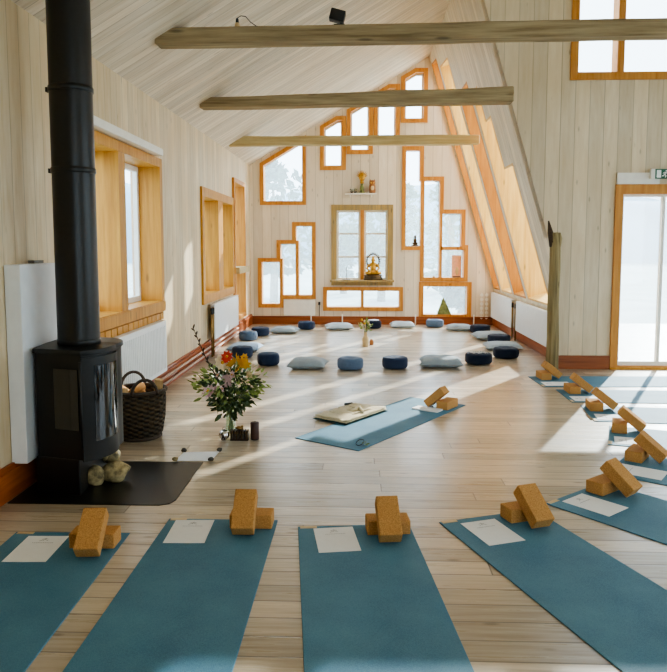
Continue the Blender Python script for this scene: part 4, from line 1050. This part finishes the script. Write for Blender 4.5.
tree(3.3, 26, 5.8, 1.5, M['tree1'], 13, 'hazy tree seen through the tall stepped right windows', True)
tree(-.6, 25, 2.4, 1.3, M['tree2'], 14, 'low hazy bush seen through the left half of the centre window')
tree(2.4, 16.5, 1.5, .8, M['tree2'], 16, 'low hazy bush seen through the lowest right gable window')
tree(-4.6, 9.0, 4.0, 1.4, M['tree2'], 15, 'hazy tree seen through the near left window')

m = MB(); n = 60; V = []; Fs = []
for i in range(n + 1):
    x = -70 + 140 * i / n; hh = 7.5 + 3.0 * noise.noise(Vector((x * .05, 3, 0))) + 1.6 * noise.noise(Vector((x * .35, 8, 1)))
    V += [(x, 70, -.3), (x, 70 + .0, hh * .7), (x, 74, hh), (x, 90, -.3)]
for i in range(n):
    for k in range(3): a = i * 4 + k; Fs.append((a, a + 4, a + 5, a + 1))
m.add(V, Fs); struct(m.build('added_hills', M['hill'], smooth=True))  # added behind the trees to tint the lower panes pale blue
# ------------------------------------------------------------------ light
sc = bpy.context.scene
wd = bpy.data.worlds.new('sky'); sc.world = wd; wd.use_nodes = True; nt = wd.node_tree
bg = nt.nodes['Background']
tc = nt.nodes.new('ShaderNodeTexCoord'); sp3 = nt.nodes.new('ShaderNodeSeparateXYZ'); mr = nt.nodes.new('ShaderNodeMapRange'); mx = nt.nodes.new('ShaderNodeMix'); mx.data_type = 'RGBA'
nt.links.new(tc.outputs['Generated'], sp3.inputs[0]); nt.links.new(sp3.outputs['Z'], mr.inputs[0]); mr.inputs[1].default_value = -.05; mr.inputs[2].default_value = .6
nt.links.new(mr.outputs[0], mx.inputs[0]); mx.inputs[6].default_value = (.90, .95, 1, 1); mx.inputs[7].default_value = (.80, .90, 1, 1)
nt.links.new(mx.outputs[2], bg.inputs[0]); bg.inputs[1].default_value = 3.5
sun = bpy.data.lights.new('sun', 'SUN'); sun.energy = 9.0; sun.angle = R(.6); sun.color = (1, .93, .82)
so = bpy.data.objects.new('sun', sun); C.objects.link(so)
az, el = R(27.5), R(26.8)
sd = Vector((math.sin(az) * math.cos(el), math.cos(az) * math.cos(el), math.sin(el)))
so.rotation_euler = sd.to_track_quat('Z', 'Y').to_euler(); so.location = sd * 30
def portal(center, nrm, w, h):
    l = bpy.data.lights.new('window_portal', 'AREA'); l.shape = 'RECTANGLE'; l.size = w; l.size_y = h; l.cycles.is_portal = True
    o = bpy.data.objects.new('window_portal', l); C.objects.link(o); o.location = center
    o.rotation_euler = (-Vector(nrm)).to_track_quat('Z', 'Y').to_euler()
portal((.2, YG + .3, 2.3), (0, -1, 0), 4.4, 4.6)
portal((4.27, YP + .3, 1.1), (0, -1, 0), 2.3, 2.2)
portal((3.55, YP + .3, 4.25), (0, -1, 0), 2.0, 1.5)
portal((2.55, 11.3, 2.8), (-nx, 0, -nz), 4.4, 4.3)
for y0, y1, z0, z1 in ((4.95, 7.42, .84, 2.4), (9.2, 12.6, .3, 2.6)): portal((XL - .4, (y0 + y1) / 2, (z0 + z1) / 2), (1, 0, 0), y1 - y0, z1 - z0)
portal((3.5, YB - .35, 1.95), (0, 1, 0), 10.4, 3.4)
portal((XR + .35, 2.4, 1.9), (-1, 0, 0), 11.4, 3.4)

# ------------------------------------------------------------------ camera and look
cam = bpy.data.cameras.new('camera'); co_ = bpy.data.objects.new('camera', cam); C.objects.link(co_)
cam.sensor_fit = 'HORIZONTAL'; cam.sensor_width = 36; cam.lens = 36 * F / 667; cam.clip_start = .05; cam.clip_end = 300
cam.shift_x = (333.5 - PX) / 667; cam.shift_y = -(336 - PY) / 667
co_.matrix_world = Matrix.Translation(EYE) @ Matrix((RT, UP, -FW)).transposed().to_4x4()
sc.camera = co_
sc.view_settings.view_transform = 'AgX'; sc.view_settings.look = 'AgX - Medium High Contrast'; sc.view_settings.exposure = 0.85
try: sc.cycles.use_denoising = True
except Exception: pass
sc.cycles.max_bounces = 10; sc.cycles.diffuse_bounces = 6; sc.cycles.transparent_max_bounces = 12
sc.cycles.sample_clamp_indirect = 8
